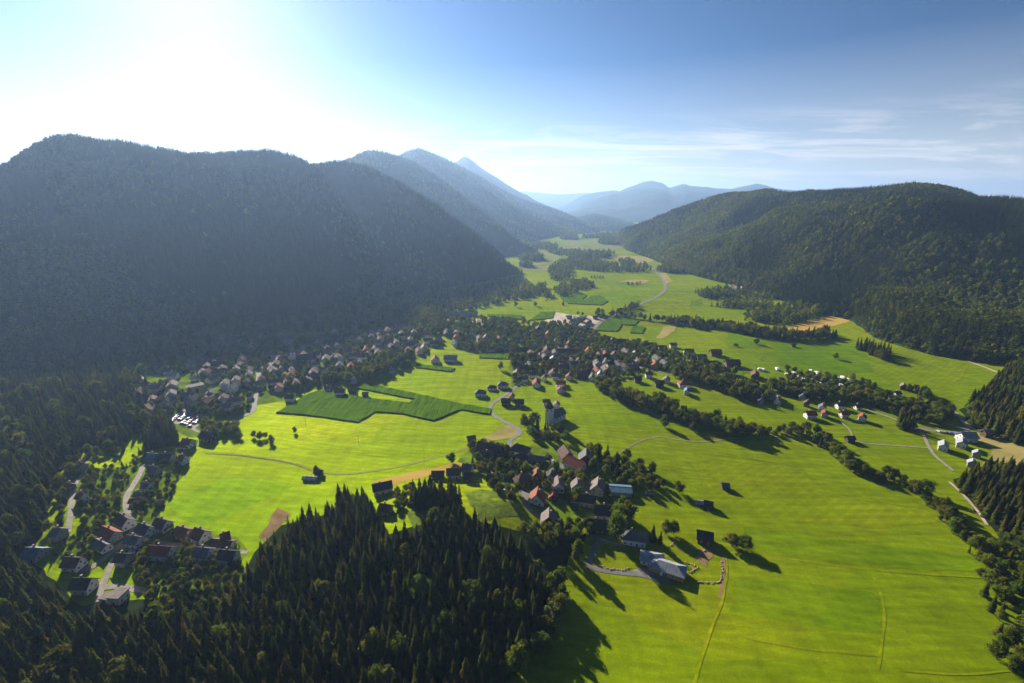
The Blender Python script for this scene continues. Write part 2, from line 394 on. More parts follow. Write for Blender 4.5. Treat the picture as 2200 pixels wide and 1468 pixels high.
mB = Mountain('mountain', 'forested spur sloping down behind the steep left mountain',
    [(470, 420), (600, 372), (680, 351), (720, 344), (760, 348), (800, 359), (840, 379), (880, 401), (930, 433), (990, 476), (1040, 513), (1080, 549), (1112, 583)],
    [(560, 700), (760, 655), (880, 632), (950, 620), (1040, 604), (1100, 590), (1130, 588)], WH, slope=25, canopy=13, relief=42, gul=340, nu=150)
mC = Mountain('mountain', 'long wooded hill on the right side of the valley',
    [(1318, 505), (1345, 490), (1400, 468), (1450, 448), (1500, 430), (1560, 416), (1620, 409), (1665, 406), (1715, 413), (1780, 409), (1850, 403), (1920, 398), (1960, 397), (2010, 401), (2060, 409), (2100, 419), (2150, 425), (2200, 431), (2400, 445), (2800, 470)],
    [(1322, 512), (1345, 537), (1400, 557), (1450, 580), (1520, 600), (1570, 612), (1640, 632), (1740, 668), (1830, 690), (1880, 725), (1930, 742), (2000, 762), (2100, 778), (2200, 788), (2420, 850), (2800, 960)], WH, slope=13.5, canopy=12, relief=95, gul=520, nu=220, nv=70, conv=.95)
mD = Mountain('mountain', 'hazy blue mountain with a rounded top behind the spur',
    [(560, 420), (680, 372), (745, 341), (785, 322), (804, 320), (829, 324), (858, 333), (900, 352), (960, 392), (1020, 438), (1070, 480), (1110, 517), (1150, 540)],
    [(760, 640), (900, 600), (1000, 570), (1060, 556), (1120, 548), (1165, 545)], WH, slope=17, canopy=13, relief=50, gul=500, nu=120)
mE = Mountain('mountain', 'long hazy ridge falling from a domed summit to the valley',
    [(640, 420), (800, 360), (858, 331), (876, 321), (898, 316), (916, 322), (949, 335), (982, 351), (1004, 362), (1040, 382), (1076, 404), (1113, 422), (1149, 436), (1185, 447), (1222, 462), (1240, 469), (1268, 488), (1285, 497)],
    [(860, 590), (1000, 550), (1080, 536), (1140, 520), (1200, 508), (1250, 502), (1290, 499)], WH, rng_=(4300, 5200), canopy=14, relief=60, gul=600, nu=130)
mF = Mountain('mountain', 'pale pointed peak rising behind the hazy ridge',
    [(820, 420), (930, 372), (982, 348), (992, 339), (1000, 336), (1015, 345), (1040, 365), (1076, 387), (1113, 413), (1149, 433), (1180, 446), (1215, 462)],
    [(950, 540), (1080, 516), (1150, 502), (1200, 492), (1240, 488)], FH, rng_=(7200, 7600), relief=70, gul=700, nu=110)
mG = Mountain('mountain', 'small wooded hill standing far off in mid valley',
    [(1200, 476), (1222, 469), (1250, 463), (1275, 457), (1300, 461), (1330, 470), (1352, 479), (1375, 488)],
    [(1190, 494), (1270, 497), (1330, 498), (1385, 496)], WH, rng_=(5600, 5600), canopy=14, relief=25, gul=260, nu=60, nv=24)
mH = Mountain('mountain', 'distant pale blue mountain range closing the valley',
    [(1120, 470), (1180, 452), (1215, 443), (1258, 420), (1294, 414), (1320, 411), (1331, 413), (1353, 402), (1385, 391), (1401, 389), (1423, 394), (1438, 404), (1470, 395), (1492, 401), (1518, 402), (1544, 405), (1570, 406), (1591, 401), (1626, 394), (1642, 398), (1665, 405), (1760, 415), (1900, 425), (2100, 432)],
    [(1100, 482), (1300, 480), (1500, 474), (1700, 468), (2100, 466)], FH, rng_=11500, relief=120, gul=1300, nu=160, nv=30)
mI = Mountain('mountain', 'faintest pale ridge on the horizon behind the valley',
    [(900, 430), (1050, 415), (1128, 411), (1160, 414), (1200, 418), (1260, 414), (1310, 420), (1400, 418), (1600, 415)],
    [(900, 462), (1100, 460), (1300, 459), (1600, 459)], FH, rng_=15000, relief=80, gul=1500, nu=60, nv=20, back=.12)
# ------------------------------------------------------------------ fields, paths, roads
MAIZE = [
 ('tall dark green maize field with zigzag edges beside the town', z2((-18, 905), (100, 840), (190, 780), (270, 755), (380, 770), (620, 810), (880, 840), (920, 815), (530, 740), (590, 710), (900, 770), (1200, 840), (1430, 880), (1425, 915), (1220, 885), (1040, 960), (820, 910), (650, 900), (530, 970), (200, 922))),
 ('short narrow maize strip below the pale sheds at the town edge', z2((925, 575), (1190, 605), (1160, 628), (920, 600))),
 ('dark maize strip just in front of the village roofs', z2((1355, 510), (1625, 502), (1620, 545), (1350, 535))),
 ('stepped maize field beside the curving road end of the gravel yard', z2b((1240, 1105), (1300, 1020), (1400, 985), (1640, 1010), (1600, 1055), (1480, 1050), (1430, 1115))),
 ('small maize block right of the stepped maize field', z2b((1560, 1095), (1600, 1060), (1700, 1075), (1675, 1130), (1555, 1128))),
 ('far notched maize field below the wooded knoll', z2b((900, 800), (1050, 765), (1150, 770), (1100, 815), (1130, 815), (1180, 780), (1270, 768), (1350, 825), (1290, 865), (970, 850))),
 ('slanting maize field beside the gravel yard', z2b((600, 1010), (720, 930), (850, 930), (820, 990))),
 ('thin maize strip behind the long factory hall', z2b((205, 950), (530, 960), (530, 1000), (210, 970))),
]
MZ = []
for lb, pts in MAIZE:
    far = G(*pts[0]).length
    drape('maize_field', pts, M('maize'), 1, 5 if far < 700 else 9, 1.15, .3, lb, 'maize field', 'stuff', .6)
    MZ.append([(p.x, p.y) for p in gpoly(pts)])
PATCH = [
 ('golden_field', 'gold', 'golden ripe grain field at the foot of the wooded hill', z4((-40, 395), (60, 350), (200, 310), (330, 290), (480, 295), (450, 340), (210, 405), (100, 418))),
 ('golden_field', 'gold', 'narrow golden field strip beside the hamlet', z6((150, 495), (400, 430), (560, 395), (740, 358), (790, 368), (640, 425), (440, 475), (310, 512))),
 ('hay_field', 'hay', 'pale dry mown field at the right edge behind the farm', z4((1290, 1240), (1420, 1205), (1640, 1250), (1835, 1310), (1990, 1360), (1990, 1500), (1500, 1480), (1595, 1350), (1500, 1290))),
 ('hay_field', 'hay', 'tan dry patch beside the bend of the hamlet road', z2((1385, 1065), (1470, 1020), (1545, 988), (1622, 1010), (1600, 1062), (1430, 1092))),
 ('bare_bank', 'dirt', 'brown bare wedge between meadow and spruce wood', z5((1440, 655), (1480, 590), (1545, 498), (1620, 532), (1530, 610), (1465, 690))),
 ('gravel_yard', 'sand', 'pale gravel yard of the builders depot beyond the village', z2b((740, 1020), (860, 930), (1000, 955), (1180, 965), (1330, 990), (1290, 1010), (1200, 1120), (1000, 1110), (900, 1040))),
 ('factory_yard', 'sand', 'sandy yard around the long factory hall', z6b((80, 195), (260, 190), (280, 245), (700, 245), (800, 270), (700, 285), (300, 265), (130, 240))),
 ('car_park', 'gravel', 'pale gravel car park full of cars at the town edge', z4b((470, 1245), (560, 1170), (620, 1095), (800, 1130), (900, 1200), (860, 1250), (760, 1320), (850, 1390), (700, 1335), (560, 1280))),
 ('garden_ground', 'garden', 'garden ground between the hamlet houses', z7((60, 230), (500, 190), (1000, 230), (1500, 300), (1720, 560), (2000, 640), (1900, 1000), (1650, 1250), (1300, 1120), (880, 1080), (600, 720), (380, 640), (100, 560), (-150, 560), (-120, 420))),
 ('garden_ground', 'garden', 'garden ground between the houses by the lower left wood', z5((330, 300), (800, 250), (980, 130), (1100, 120), (1000, 330), (880, 520), (960, 600), (1300, 650), (1380, 720), (1330, 860), (800, 900), (640, 760), (340, 850), (280, 740), (500, 560))),
 ('garden_ground', 'garden', 'garden ground beneath the crowded town houses', z4b((-100, 900), (100, 700), (400, 560), (800, 420), (1200, 200), (1700, 80), (2300, 0), (3200, -40), (3500, 100), (3700, 300), (3300, 560), (2500, 760), (2100, 880), (1850, 1000), (1500, 1040), (1250, 1220), (1000, 1420), (700, 1420), (350, 1250), (100, 1200))),
 ('garden_ground', 'garden', 'garden ground beneath the village houses in mid valley', z6b((380, 360), (900, 330), (1400, 300), (1850, 270), (2100, 480), (2500, 500), (2950, 600), (3300, 700), (3700, 830), (3600, 900), (3000, 850), (2700, 820), (2200, 950), (1900, 960), (1700, 900), (1300, 900), (1050, 1010), (1000, 760), (1150, 620), (600, 620), (450, 560))),
 ('rough_slope', 'wildgrass', 'rough grassy clearing between hamlet and spruce wood', z6((780, 570), (900, 540), (1050, 580), (1150, 660), (1180, 720), (1000, 740), (900, 760), (850, 690))),
 ('rough_slope', 'wildgrass', 'small sunny clearing inside the spruce wood', z6((370, 690), (470, 670), (560, 740), (540, 800), (430, 800))),
 ('rough_slope', 'wildgrass', 'bushy slope below the row of houses', z5((800, 890), (1000, 780), (1330, 800), (1380, 830), (1370, 900), (1250, 940), (900, 960), (800, 950))),
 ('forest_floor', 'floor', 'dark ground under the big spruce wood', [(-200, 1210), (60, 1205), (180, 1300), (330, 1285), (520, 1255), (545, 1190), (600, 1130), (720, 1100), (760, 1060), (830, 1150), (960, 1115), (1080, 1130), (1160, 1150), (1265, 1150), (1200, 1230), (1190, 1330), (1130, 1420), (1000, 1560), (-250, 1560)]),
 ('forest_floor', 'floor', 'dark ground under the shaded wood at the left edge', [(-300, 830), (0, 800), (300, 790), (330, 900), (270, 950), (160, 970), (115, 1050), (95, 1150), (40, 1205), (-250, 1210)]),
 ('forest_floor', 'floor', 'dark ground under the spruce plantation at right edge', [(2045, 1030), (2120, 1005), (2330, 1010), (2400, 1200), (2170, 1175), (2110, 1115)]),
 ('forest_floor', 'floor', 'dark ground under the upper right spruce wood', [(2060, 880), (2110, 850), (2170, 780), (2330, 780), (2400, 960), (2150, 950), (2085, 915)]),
 ('pasture', 'clearing', 'pale far pasture left of the valley copse', z2b((420, 350), (560, 315), (700, 340), (900, 395), (1000, 430), (880, 470), (740, 555), (500, 530), (520, 450))),
 ('pasture', 'hay', 'tan far field between copse and hill', z2b((1280, 400), (1500, 395), (1880, 415), (1700, 470), (1450, 440))),
 ('pasture', 'clearing', 'pale far meadow deep in the valley', z2b((870, 310), (980, 250), (1260, 250), (1350, 285), (1540, 285), (1480, 330), (1240, 350), (930, 340))),
 ('pasture', 'hay', 'tan field strip left of the curving valley road', z2b((1440, 640), (1560, 620), (1740, 628), (1700, 655))),
 ('pasture', 'hay', 'tan field right of the curving valley road', z2b((1830, 560), (1900, 560), (1960, 640), (1900, 660))),
 ('pasture', 'hay', 'yellow dry field left above the factory', z2b((0, 820), (150, 790), (250, 800), (200, 840), (20, 860))),
 ('pasture', 'garden', 'dark green parcel beside the tree line', z3((1040, 170), (1120, 160), (1140, 205), (1040, 208))),
 ('pasture', 'hay', 'dull brownish parcel behind the village trees', z3((830, 380), (940, 365), (900, 420), (820, 470), (770, 470))),
 ('vegetable_plot', 'garden', 'dark slanting vegetable plot in the right meadow', z3((1560, 590), (1600, 588), (1665, 650), (1600, 655))),
 ('building_plot', 'dirt', 'worn earth and lawn around the new metal roofed building', z7b((1230, 880), (1320, 845), (1400, 870), (1420, 920), (1350, 960), (1340, 1010), (1260, 940))),
 ('forecourt', 'gravel', 'grey forecourt in front of the new metal roofed building', z7b((620, 1060), (720, 1010), (820, 1030), (900, 1080), (1040, 1130), (1000, 1145), (800, 1105), (640, 1075))),
 ('village_square', 'asphalt', 'paved farm square in the hamlet', z7((570, 700), (680, 700), (800, 760), (740, 850), (690, 800), (600, 750))),
 ('meadow_strip', 'lush', 'darker mown band across the near right meadow', z8((0, 600), (300, 640), (700, 700), (1285, 768), (1335, 840), (1000, 850), (700, 825), (150, 752), (0, 725))),
 ('meadow_strip', 'lush', 'dull green block at the bottom of the right meadow', z8((-60, 880), (300, 915), (700, 955), (752, 1000), (757, 1190), (350, 1150), (-90, 1080))),
 ('meadow_strip', 'mown', 'lighter band in the middle of the right meadow', z8((-250, 230), (330, 270), (400, 420), (1000, 505), (1090, 570), (700, 610), (250, 560), (-230, 480))),
 ('meadow_strip', 'lush', 'darker diagonal strip across the left meadow', z5((930, 470), (1200, 340), (1500, 330), (1620, 380), (1300, 520), (1130, 600), (1000, 560))),
 ('meadow_strip', 'mown', 'pale diagonal mown strip before the village', z2((960, 720), (1230, 620), (1490, 560), (1560, 580), (1480, 700), (1300, 800), (1150, 790))),
 ('meadow_strip', 'mown', 'bright mown strip left of the long maize field', z2((150, 960), (530, 985), (640, 920), (800, 930), (520, 1130), (120, 1060))),
 ('meadow_strip', 'mown', 'yellowish parcel behind the right village houses', z3((945, 372), (1260, 395), (1340, 420), (1310, 560), (1190, 575), (930, 500))),
 ('meadow_strip', 'lush', 'greener parcel on the far right meadow', z3((1340, 430), (1500, 440), (1680, 475), (1560, 560), (1330, 560))),
 ('meadow_strip', 'lush', 'deep green upper meadow below the spruce clump', z4((-150, 480), (280, 465), (480, 500), (600, 600), (640, 720), (300, 760), (-100, 690))),
 ('meadow_strip', 'mown', 'yellowish slope right of the spruce clump', z4((800, 500), (1020, 510), (1150, 640), (1400, 690), (1340, 790), (1000, 980), (700, 830), (650, 700))),
 ('meadow_strip', 'lush', 'thin dark strip left of the valley road', z2b((1420, 706), (1820, 730), (1815, 742), (1420, 716))),
 ('meadow_strip', 'lush', 'thin dark strip right of the valley road', z2b((1900, 722), (2160, 732), (2160, 745), (1895, 735))),
 ('meadow_strip', 'lush', 'dark narrow crop strip crossing the far meadow', z2b((1390, 652), (1860, 676), (1860, 686), (1390, 660))),
 ('meadow_strip', 'lush', 'slim dark crop strip above the village belt', z2b((1720, 830), (2060, 838), (1990, 852), (1720, 842))),
 ('meadow_strip', 'mown', 'pale parcel right of the road and village belt', z2b((1750, 860), (2120, 850), (2120, 960), (1900, 1000), (1560, 930))),
 ('meadow_strip', 'lush', 'green parcel left of the valley road bend', z2b((1260, 760), (1700, 770), (1640, 850), (1400, 860))),
 ('quarry_face', 'rock', 'pale bare rock patch at the foot of the left mountain', [(737, 668), (745, 664), (752, 680), (756, 694), (740, 692)]),
]
for k, (nm, m, lb, pts) in enumerate(PATCH):
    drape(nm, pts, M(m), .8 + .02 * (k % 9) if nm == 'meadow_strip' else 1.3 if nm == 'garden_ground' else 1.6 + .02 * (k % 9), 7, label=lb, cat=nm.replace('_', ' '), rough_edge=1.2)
A, GV, TR = M('asphalt'), M('gravel'), M('track')
road('road', z2((1620, 710), (1560, 760), (1500, 800), (1440, 840), (1425, 875), (1440, 910), (1480, 940), (1540, 970), (1590, 1000), (1625, 1020), (1620, 1050), (1570, 1080), (1555, 1105)) + [(1102, 966), (1140, 980), (1175, 987), (1200, 998), (1218, 1007), (1238, 1013), (1255, 1022), (1264, 1036), (1262, 1062)], 4.6, A, 'pale winding road linking village and hamlet')
road('lane', z7((450, 665), (560, 735), (650, 745), (700, 800), (720, 900), (760, 960), (850, 1035)), 4.2, A, 'paved lane curving through the hamlet to the wood edge')
road('path', [(1262, 1040), (1300, 1000), (1345, 965), (1375, 948), (1400, 941), (1420, 939), (1450, 944), (1490, 949), (1530, 948), (1580, 942), (1640, 940), (1700, 938), (1735, 941)], 2.3, M('farm_path'), 'gravel path crossing the meadow right of the hamlet', 'path')
road('path', [(440, 974), (500, 977), (560, 984), (600, 990), (640, 999), (668, 1010), (720, 1019), (760, 1018), (830, 1008), (880, 998), (930, 985), (975, 972), (1005, 962)], 1.9, M('farm_path'), 'farm path crossing the left meadow past the field huts', 'path')
road('road', [(556, 800), (553, 830), (548, 862), (543, 884), (520, 896), (500, 905), (480, 918), (450, 930)], 5, A, 'town street running down to the meadow edge')
road('road', [(556, 800), (600, 770), (660, 745), (740, 720), (830, 700), (920, 690)], 6, A, 'main street through the crowded town')
road('lane', z5((800, 255), (775, 310), (740, 370), (705, 430), (703, 500), (725, 560), (735, 640), (660, 705), (600, 760), (520, 820), (455, 845)), 4.2, GV, 'pale lane between gardens down to the lower houses')
road('lane', z5((465, 220), (470, 290), (430, 340), (408, 390), (400, 450), (390, 540), (378, 635)), 3.4, GV, 'narrow lane along the edge of the left wood')
road('lane', z5((640, 765), (600, 850), (560, 950), (545, 1015)), 3.8, GV, 'straight lane leading down to the flat roofed house')
road('lane', z5((560, 940), (640, 930), (720, 940), (810, 955)), 4.5, GV, 'gravel turning place above the flat roofed house')
road('lane', z5((735, 650), (850, 683), (960, 698), (1070, 706), (1180, 722), (1375, 742)), 3.6, GV, 'lane between the two rows of lower houses')
road('lane', z7b((250, 728), (370, 752), (330, 830), (290, 930), (262, 990), (320, 1022), (430, 1042), (560, 1062), (700, 1070), (800, 1090), (950, 1130), (1050, 1142)), 4.0, A, 'grey drive to the new metal roofed building')
road('lane', z7b((370, 752), (480, 790), (600, 815)), 3, GV, 'short drive to the white house')
road('track', z7b((1380, 830), (1480, 890), (1500, 960), (1500, 1050), (1480, 1200), (1465, 1290)), 2.2, M('dirt'), 'dirt track along the garden of the new building', 'track', wob=.3)
road('track', z7b((1440, 850), (1520, 920), (1530, 1050), (1510, 1200), (1480, 1340)) + [(1527, 1355), (1508, 1415), (1492, 1468), (1480, 1540)], 1.6, TR, 'grassy wheel track down the near meadow', 'track', wob=.3)
road('road', z4((-150, 800), (50, 835), (200, 855), (330, 870), (480, 882), (600, 905), (750, 935), (950, 985), (1180, 1020), (1300, 1032)), 6.5, A, 'road running past the caravan site')
road('lane', z4((1250, 1035), (1330, 1085), (1380, 1150), (1450, 1190), (1600, 1192)), 5, M('sand'), 'sandy farm road at the right wood edge')
road('lane', z4((990, 1180), (1150, 1200), (1300, 1212), (1400, 1170)), 7, A, 'grey farm yard strip with parked cars')
road('lane', z4((1030, 1205), (1060, 1270), (1090, 1330), (1130, 1390), (1200, 1450)) + [(2048, 1012)], 3, GV, 'farm drive leading down to the spruce plantation')
road('path', z4((590, 1030), (750, 1080), (850, 1120), (1000, 1180)), 3, GV, 'path behind the red roofed houses', 'path')
road('path', z4((380, 1120), (460, 1190), (490, 1260), (560, 1292), (800, 1312), (1085, 1332)), 1.8, GV, 'thin path past the lone barn', 'path')
road('path', z8((1135, 350), (1215, 425), (1290, 510), (1345, 590)), 2.2, M('sand'), 'pale path along the spruce plantation edge', 'path')
road('road', z2b((1640, 420), (1700, 470), (1800, 545), (1870, 630), (1890, 700), (1860, 750), (1780, 800), (1650, 855), (1540, 910), (1400, 970), (1300, 1010), (1220, 1080), (1185, 1150)), 8, A, 'main road curving away up the valley')
road('road', z3((420, 620), (520, 660), (700, 710), (950, 755), (1150, 790)), 5, A, 'street on the right side of the village')
road('road', z3((950, 620), (1100, 660), (1300, 685), (1500, 720), (1560, 790)), 4, A, 'lane passing the brown roofed village houses')
road('lane', z4((1380, 645), (1480, 680), (1560, 710), (1650, 745)), 3.5, M('sand'), 'pale farm track on the upper right meadow')
for k, (pts, wd) in enumerate([(z8((150, 765), (400, 800), (700, 840), (1000, 865), (1370, 885)), 1.2), (z8((-100, 340), (300, 400), (600, 440), (1000, 500)), 1.0), (z8((-200, 190), (100, 235), (330, 255)), .8),
        (z8((715, 880), (765, 1000), (775, 1100), (768, 1200), (740, 1390)), 1.4), (z8((0, 1215), (350, 1280), (760, 1320)), 1.0), (z8((880, 1400), (1200, 1420), (1480, 1400)), 1.2), (z7b((1000, 60), (1200, 140), (1450, 210), (1700, 240), (2200, 300)), .8),
        (z7b((850, 200), (1050, 225), (1300, 280), (1500, 300)), .8), (z3((100, 1110), (400, 1180), (700, 1215)), 1.0), (z3((950, 1290), (1200, 1340), (1500, 1410), (1750, 1450)), 1.0), (z2((700, 1000), (640, 1080), (900, 950)), .8), (z2((300, 1140), (520, 1180), (760, 1200)), 1.0)]):
    road('wheel_track', pts, wd, TR, 'faint pale wheel track number across the mown meadow'.replace(' number', ''), 'track', 1.6, False, .4)['group'] = 'faint tracks across the meadows'
# ------------------------------------------------------------------ houses
HOUSES = []
wm = MB(); wm.box(-.6, .6, -.03, .03, 0, 1.3, 0); wm.box(-.5, -.04, .03, .045, .1, 1.2, 1); wm.box(.04, .5, .03, .045, .1, 1.2, 1)
WINDOW = wm.me('window', [M('frame'), M('pane')])
dm = MB(); dm.box(-.55, .55, -.03, .03, 0, 2.1, 0); dm.box(-.45, .45, .03, .05, .1, 2.0, 1)
DOOR = dm.me('door', [M('frame'), mat('door_wood', (.10, .06, .035))])
cm = MB(); cm.box(-.4, .4, -.4, .4, -1.5, 1.1); cm.box(-.5, .5, -.5, .5, 1.1, 1.25)
CHIM = cm.me('chimney', [M('chimney')])
def building(c, rz, L, wd, wh, rh, roof, wall, detail, hip=0.0, name='house', kind='house', where='', lab=None, group=None, chim=1, over=.8, flat=False, uplab=None, balc=False):
    root = obj(name, None, None, c, rz)
    a, b = L / 2, wd / 2
    mb = MB(); mb.box(-a, a, -b, b, -1.2, wh)
    if not hip and not flat:
        for s in (-1, 1): 
            mb.poly([(s * a, -b, wh), (s * a, b, wh), (s * a, 0, wh + rh * .985)][::s])
    obj('wall', mb.me('wall', [M('wall_' + wall)]), root)
    rb = MB(); o = over; th = .28
    dz = rh / b * o
    if flat: rb.box(-a - .4, a + .4, -b - .4, b + .4, wh, wh + .45)
    elif hip:
        hx = a - hip
        for s in (-1, 1):
            rb.slab([(-a - o, s * (b + o), wh - dz), (a + o, s * (b + o), wh - dz), (hx, 0, wh + rh), (-hx, 0, wh + rh)], th)
            rb.slab([(s * (a + o), -b - o, wh - dz), (s * (a + o), b + o, wh - dz), (s * hx, 0, wh + rh)], th)
    else:
        for s in (-1, 1):
            rb.slab([(-a - o, s * (b + o), wh - dz + .1), (a + o, s * (b + o), wh - dz + .1), (a + o, 0, wh + rh + .1), (-a - o, 0, wh + rh + .1)], th)
        if detail: rb.box(-a - o, a + o, -.14, .14, wh + rh + .06, wh + rh + .2)
    rf = obj('roof', rb.me('roof', [M('roof_' + roof)]), root)
    for i in range(chim if not flat else 0):
        obj('chimney', CHIM, rf, ((i - .4) * L * .3, b * .28, wh + rh * .72 + .7))
    if detail:
        fl = max(1, int(wh / 2.6))
        cam_l = Vector((-c[0], -c[1], 0)); cam_l.rotate(Matrix.Rotation(-rz, 3, 'Z'))
        for s in (-1, 1):
            sy_ok, sx_ok = detail == 1 or cam_l.y * s > 0, detail == 1 or cam_l.x * s > 0
            nwin = max(1, min(5, int(L / 3.2)))
            for fi in range(fl if sy_ok else 0):
                for k in range(nwin):
                    if fi == 0 and k == nwin // 2 and s < 0:
                        obj('door', DOOR, root, (-a + L * (k + .5) / nwin, s * (b + .02), .02), 0 if s > 0 else math.pi); continue
                    obj('window', WINDOW, root, (-a + L * (k + .5) / nwin, s * (b + .02), .9 + fi * 2.7), 0 if s > 0 else math.pi)
            for fi in range(0 if not sx_ok else fl + (1 if rh > 2.8 and not hip and not flat else 0)):
                for k in (range(2) if fi < fl else (0.5,)):
                    obj('window', WINDOW, root, (s * (a + .02), -b * .5 + b * k, .9 + fi * 2.7), -s * math.pi / 2)
        if balc:
            bb = MB(); bb.box(a, a + 1.3, -b * .8, b * .8, 2.55, 2.7); bb.box(a + 1.2, a + 1.3, -b * .8, b * .8, 2.7, 3.6)
            obj('balcony', bb.me('balcony', [M('wall_timber')]), root)
    HOUSES.append([root, roof, wall, kind, where, lab, group, P(c[0], c[1], c[2])[0]])
    BLOCK.append((c[0], c[1], max(L, wd) * .55 + 1.0))
    return root
BLOCK = []
def ridge_house(A_, B_, wd, wh, rh, roof, wall, where, detail=1, hip=False, Lmin=5, dropL=0, **k):
    g = G((A_[0] + B_[0]) / 2, (A_[1] + B_[1]) / 2 + 6)
    dz = wh + rh
    def at(p):
        dx, dy, d = ray(*p); t = (g.z + dz - HC) / d; return Vector((dx * t, dy * t, 0))
    a, b = at(A_), at(B_); L = max(Lmin, (b - a).length); c = (a + b) / 2; d = b - a
    hp = 0
    if hip: hp = wd * .42; L += 2 * hp
    L = max(Lmin * .8, L - 1.6); wd *= .82; wh *= .88
    c.z = min(H(c.x, c.y), H(c.x + 3, c.y - 4)) + .1
    return building(c, math.atan2(d.y, d.x), L, wd, wh, rh, roof, wall, detail, hp, where=where, **k)
def box_house(x0, y0, x1, y1, o, roof, wall, where, detail=0, sk=0.0, big=False, **k):
    """o: h = ridge across the picture, v = gable towards the viewer, p = hipped"""
    cx_, hh = (x0 + x1) / 2, y1 - y0
    g = G(cx_, y1 - hh * .15); mpp = (g.y * cp + HC * sp) / F; wpx = (x1 - x0); Lm = wpx * mpp
    if o == 'v':
        Lm *= .84; wd = max(6, Lm * .88); wh = 4.8 if wd < 14 else 6; rh = wd * .36
        return ridge_house((cx_ + sk * wpx, y0), (cx_ - sk * wpx, y0 + hh * .36), wd, wh, rh, roof, wall, where, detail, Lmin=wd * 1.0, **k)
    Lm *= .9; wd = min(12, max(6, Lm * .7)); wh = 5.0 if Lm > 9 else 3.6; rh = wd * .34
    m_ = .1 if o == 'h' else .3
    return ridge_house((x0 + m_ * wpx, y0 + sk * hh), (x1 - m_ * wpx, y0 - sk * hh), wd, wh, rh, roof, wall, where, detail, hip=(o == 'p'), Lmin=6, **k)
def RH(z, lst, area, detail=1):
    for e in lst:
        A_, B_ = z(e[0], e[1]); kw = e[7] if len(e) > 7 else {}
        ridge_house(A_, B_, e[2], e[3], e[4], e[5], e[6], kw.pop('where', area), detail, **kw)
def BH(z, lst, area, detail=0):
    for e in lst:
        (x0, y0), (x1, y1) = z((e[0], e[1]), (e[2], e[3])); kw = dict(e[7]) if len(e) > 7 else {}
        box_house(x0, y0, x1, y1, e[4], e[5], e[6], kw.pop('where', area), kw.pop('detail', detail), **kw)
B_ = dict(kind='barn', name='barn', chim=0)
RH(z7, [
 ((15, 92), (120, 78), 7, 4, 2.6, 'grey', 'timber', dict(where='standing alone above the big dark barn', **B_)),
 ((150, 146), (420, 206), 15, 6, 6, 'dark', 'timber', dict(where='with a huge roof at the upper end of the hamlet', **B_)),
 ((195, 262), (320, 292), 9, 5, 3, 'dark', 'white', dict(where='attached below the huge dark barn')),
 ((585, 172), (690, 192), 12, 5, 4.2, 'dark', 'white', dict(where='beside the road at the hamlet entrance', hip=True)),
 ((545, 330), (700, 275), 10, 5, 3.6, 'dark', 'white', dict(where='between the hipped house and the grey shed')),
 ((755, 306), (955, 332), 9, 4, 2.6, 'grey', 'timber', dict(where='with a long plain grey roof in mid hamlet', **B_)),
 ((1160, 178), (1225, 275), 12, 6, 4.6, 'brown', 'timber', dict(where='behind the long red roofed farmhouse, lit on one slope', **B_)),
 ((1430, 218), (1425, 305), 13, 6, 5, 'grey', 'timber', dict(where='at the back of the farmyard beside the tree row', **B_)),
 ((1190, 300), (1410, 385), 11, 5.4, 3.8, 'red', 'white', dict(where='with rows of windows beside the hamlet road', kind='farmhouse')),
 ((640, 545), (745, 520), 10, 4.6, 4.6, 'brown', 'timber', dict(where='with steep roof above the paved square', hip=True)),
 ((850, 452), (838, 530), 7, 5, 3, 'orange', 'timber', dict(where='small and narrow in the middle of the hamlet')),
 ((1040, 450), (1000, 540), 8.5, 5, 3.4, 'dark', 'white', dict(where='behind the house with the pale sunlit slope')),
 ((1090, 543), (1105, 640), 10, 5.4, 4.2, 'pale', 'white', dict(where='beside the small red roofed shed', balc=True)),
 ((1320, 562), (1325, 640), 9.5, 5.4, 4.2, 'pale', 'white', dict(where='with a gable facing the hamlet street', balc=True)),
 ((1575, 548), (1560, 650), 10.5, 6, 4.6, 'pale', 'cream', dict(where='next to the blue roofed shed', kind='farmhouse')),
 ((862, 682), (835, 790), 12, 5, 5, 'orange', 'white', dict(where='large, on the paved square', kind='farmhouse')),
 ((1050, 703), (1030, 785), 6, 3.4, 2.4, 'red', 'timber', dict(where='small, behind the big orange roofed farmhouse', kind='shed', name='shed', chim=0)),
 ((990, 915), (985, 1035), 11, 4.5, 4.6, 'pale', 'timber', dict(where='with a steep gable at the wood edge, chimney on its slope', lab='steep house with sunlit pale roof slope at the spruce wood edge')),
 ((1345, 755), (1550, 790), 9, 5, 3.2, 'dark', 'cream', dict(where='above the long black roofed house')),
 ((1520, 885), (1830, 905), 12, 4.4, 4.2, 'dark', 'white', dict(where='very long, at the lower edge of the hamlet', kind='farmhouse')),
 ((1700, 672), (1970, 690), 11, 4.0, 1.4, 'blue', 'grey', dict(lab='long shed with a weathered blue metal roof at the hamlet edge', kind='shed', name='shed', chim=0)),
 ((1445, 1048), (1670, 1066), 11, 4.2, 4.2, 'dark', 'timber', dict(where='shaded behind the row of round trees', **B_)),
 ((1930, 1185), (2070, 1205), 10, 5.6, 3.4, 'grey', 'white', dict(lab='white house with balcony and grey roof beside the tall tree', hip=True)),
 ((1262, 872), (1318, 880), 5, 3, 2, 'dark', 'timber', dict(where='tiny, beside the long black roofed house', kind='shed', name='shed', chim=0)),
 ((425, 548), (482, 552), 5, 2.6, 1.4, 'grey', 'white', dict(where='small, on the lawn left of the square', kind='shed', name='shed', chim=0)),
 ((265, 555), (370, 580), 9, 5, 3.2, 'dark', 'white', dict(where='half hidden by trees above the rough clearing')),
], 'in the hamlet')
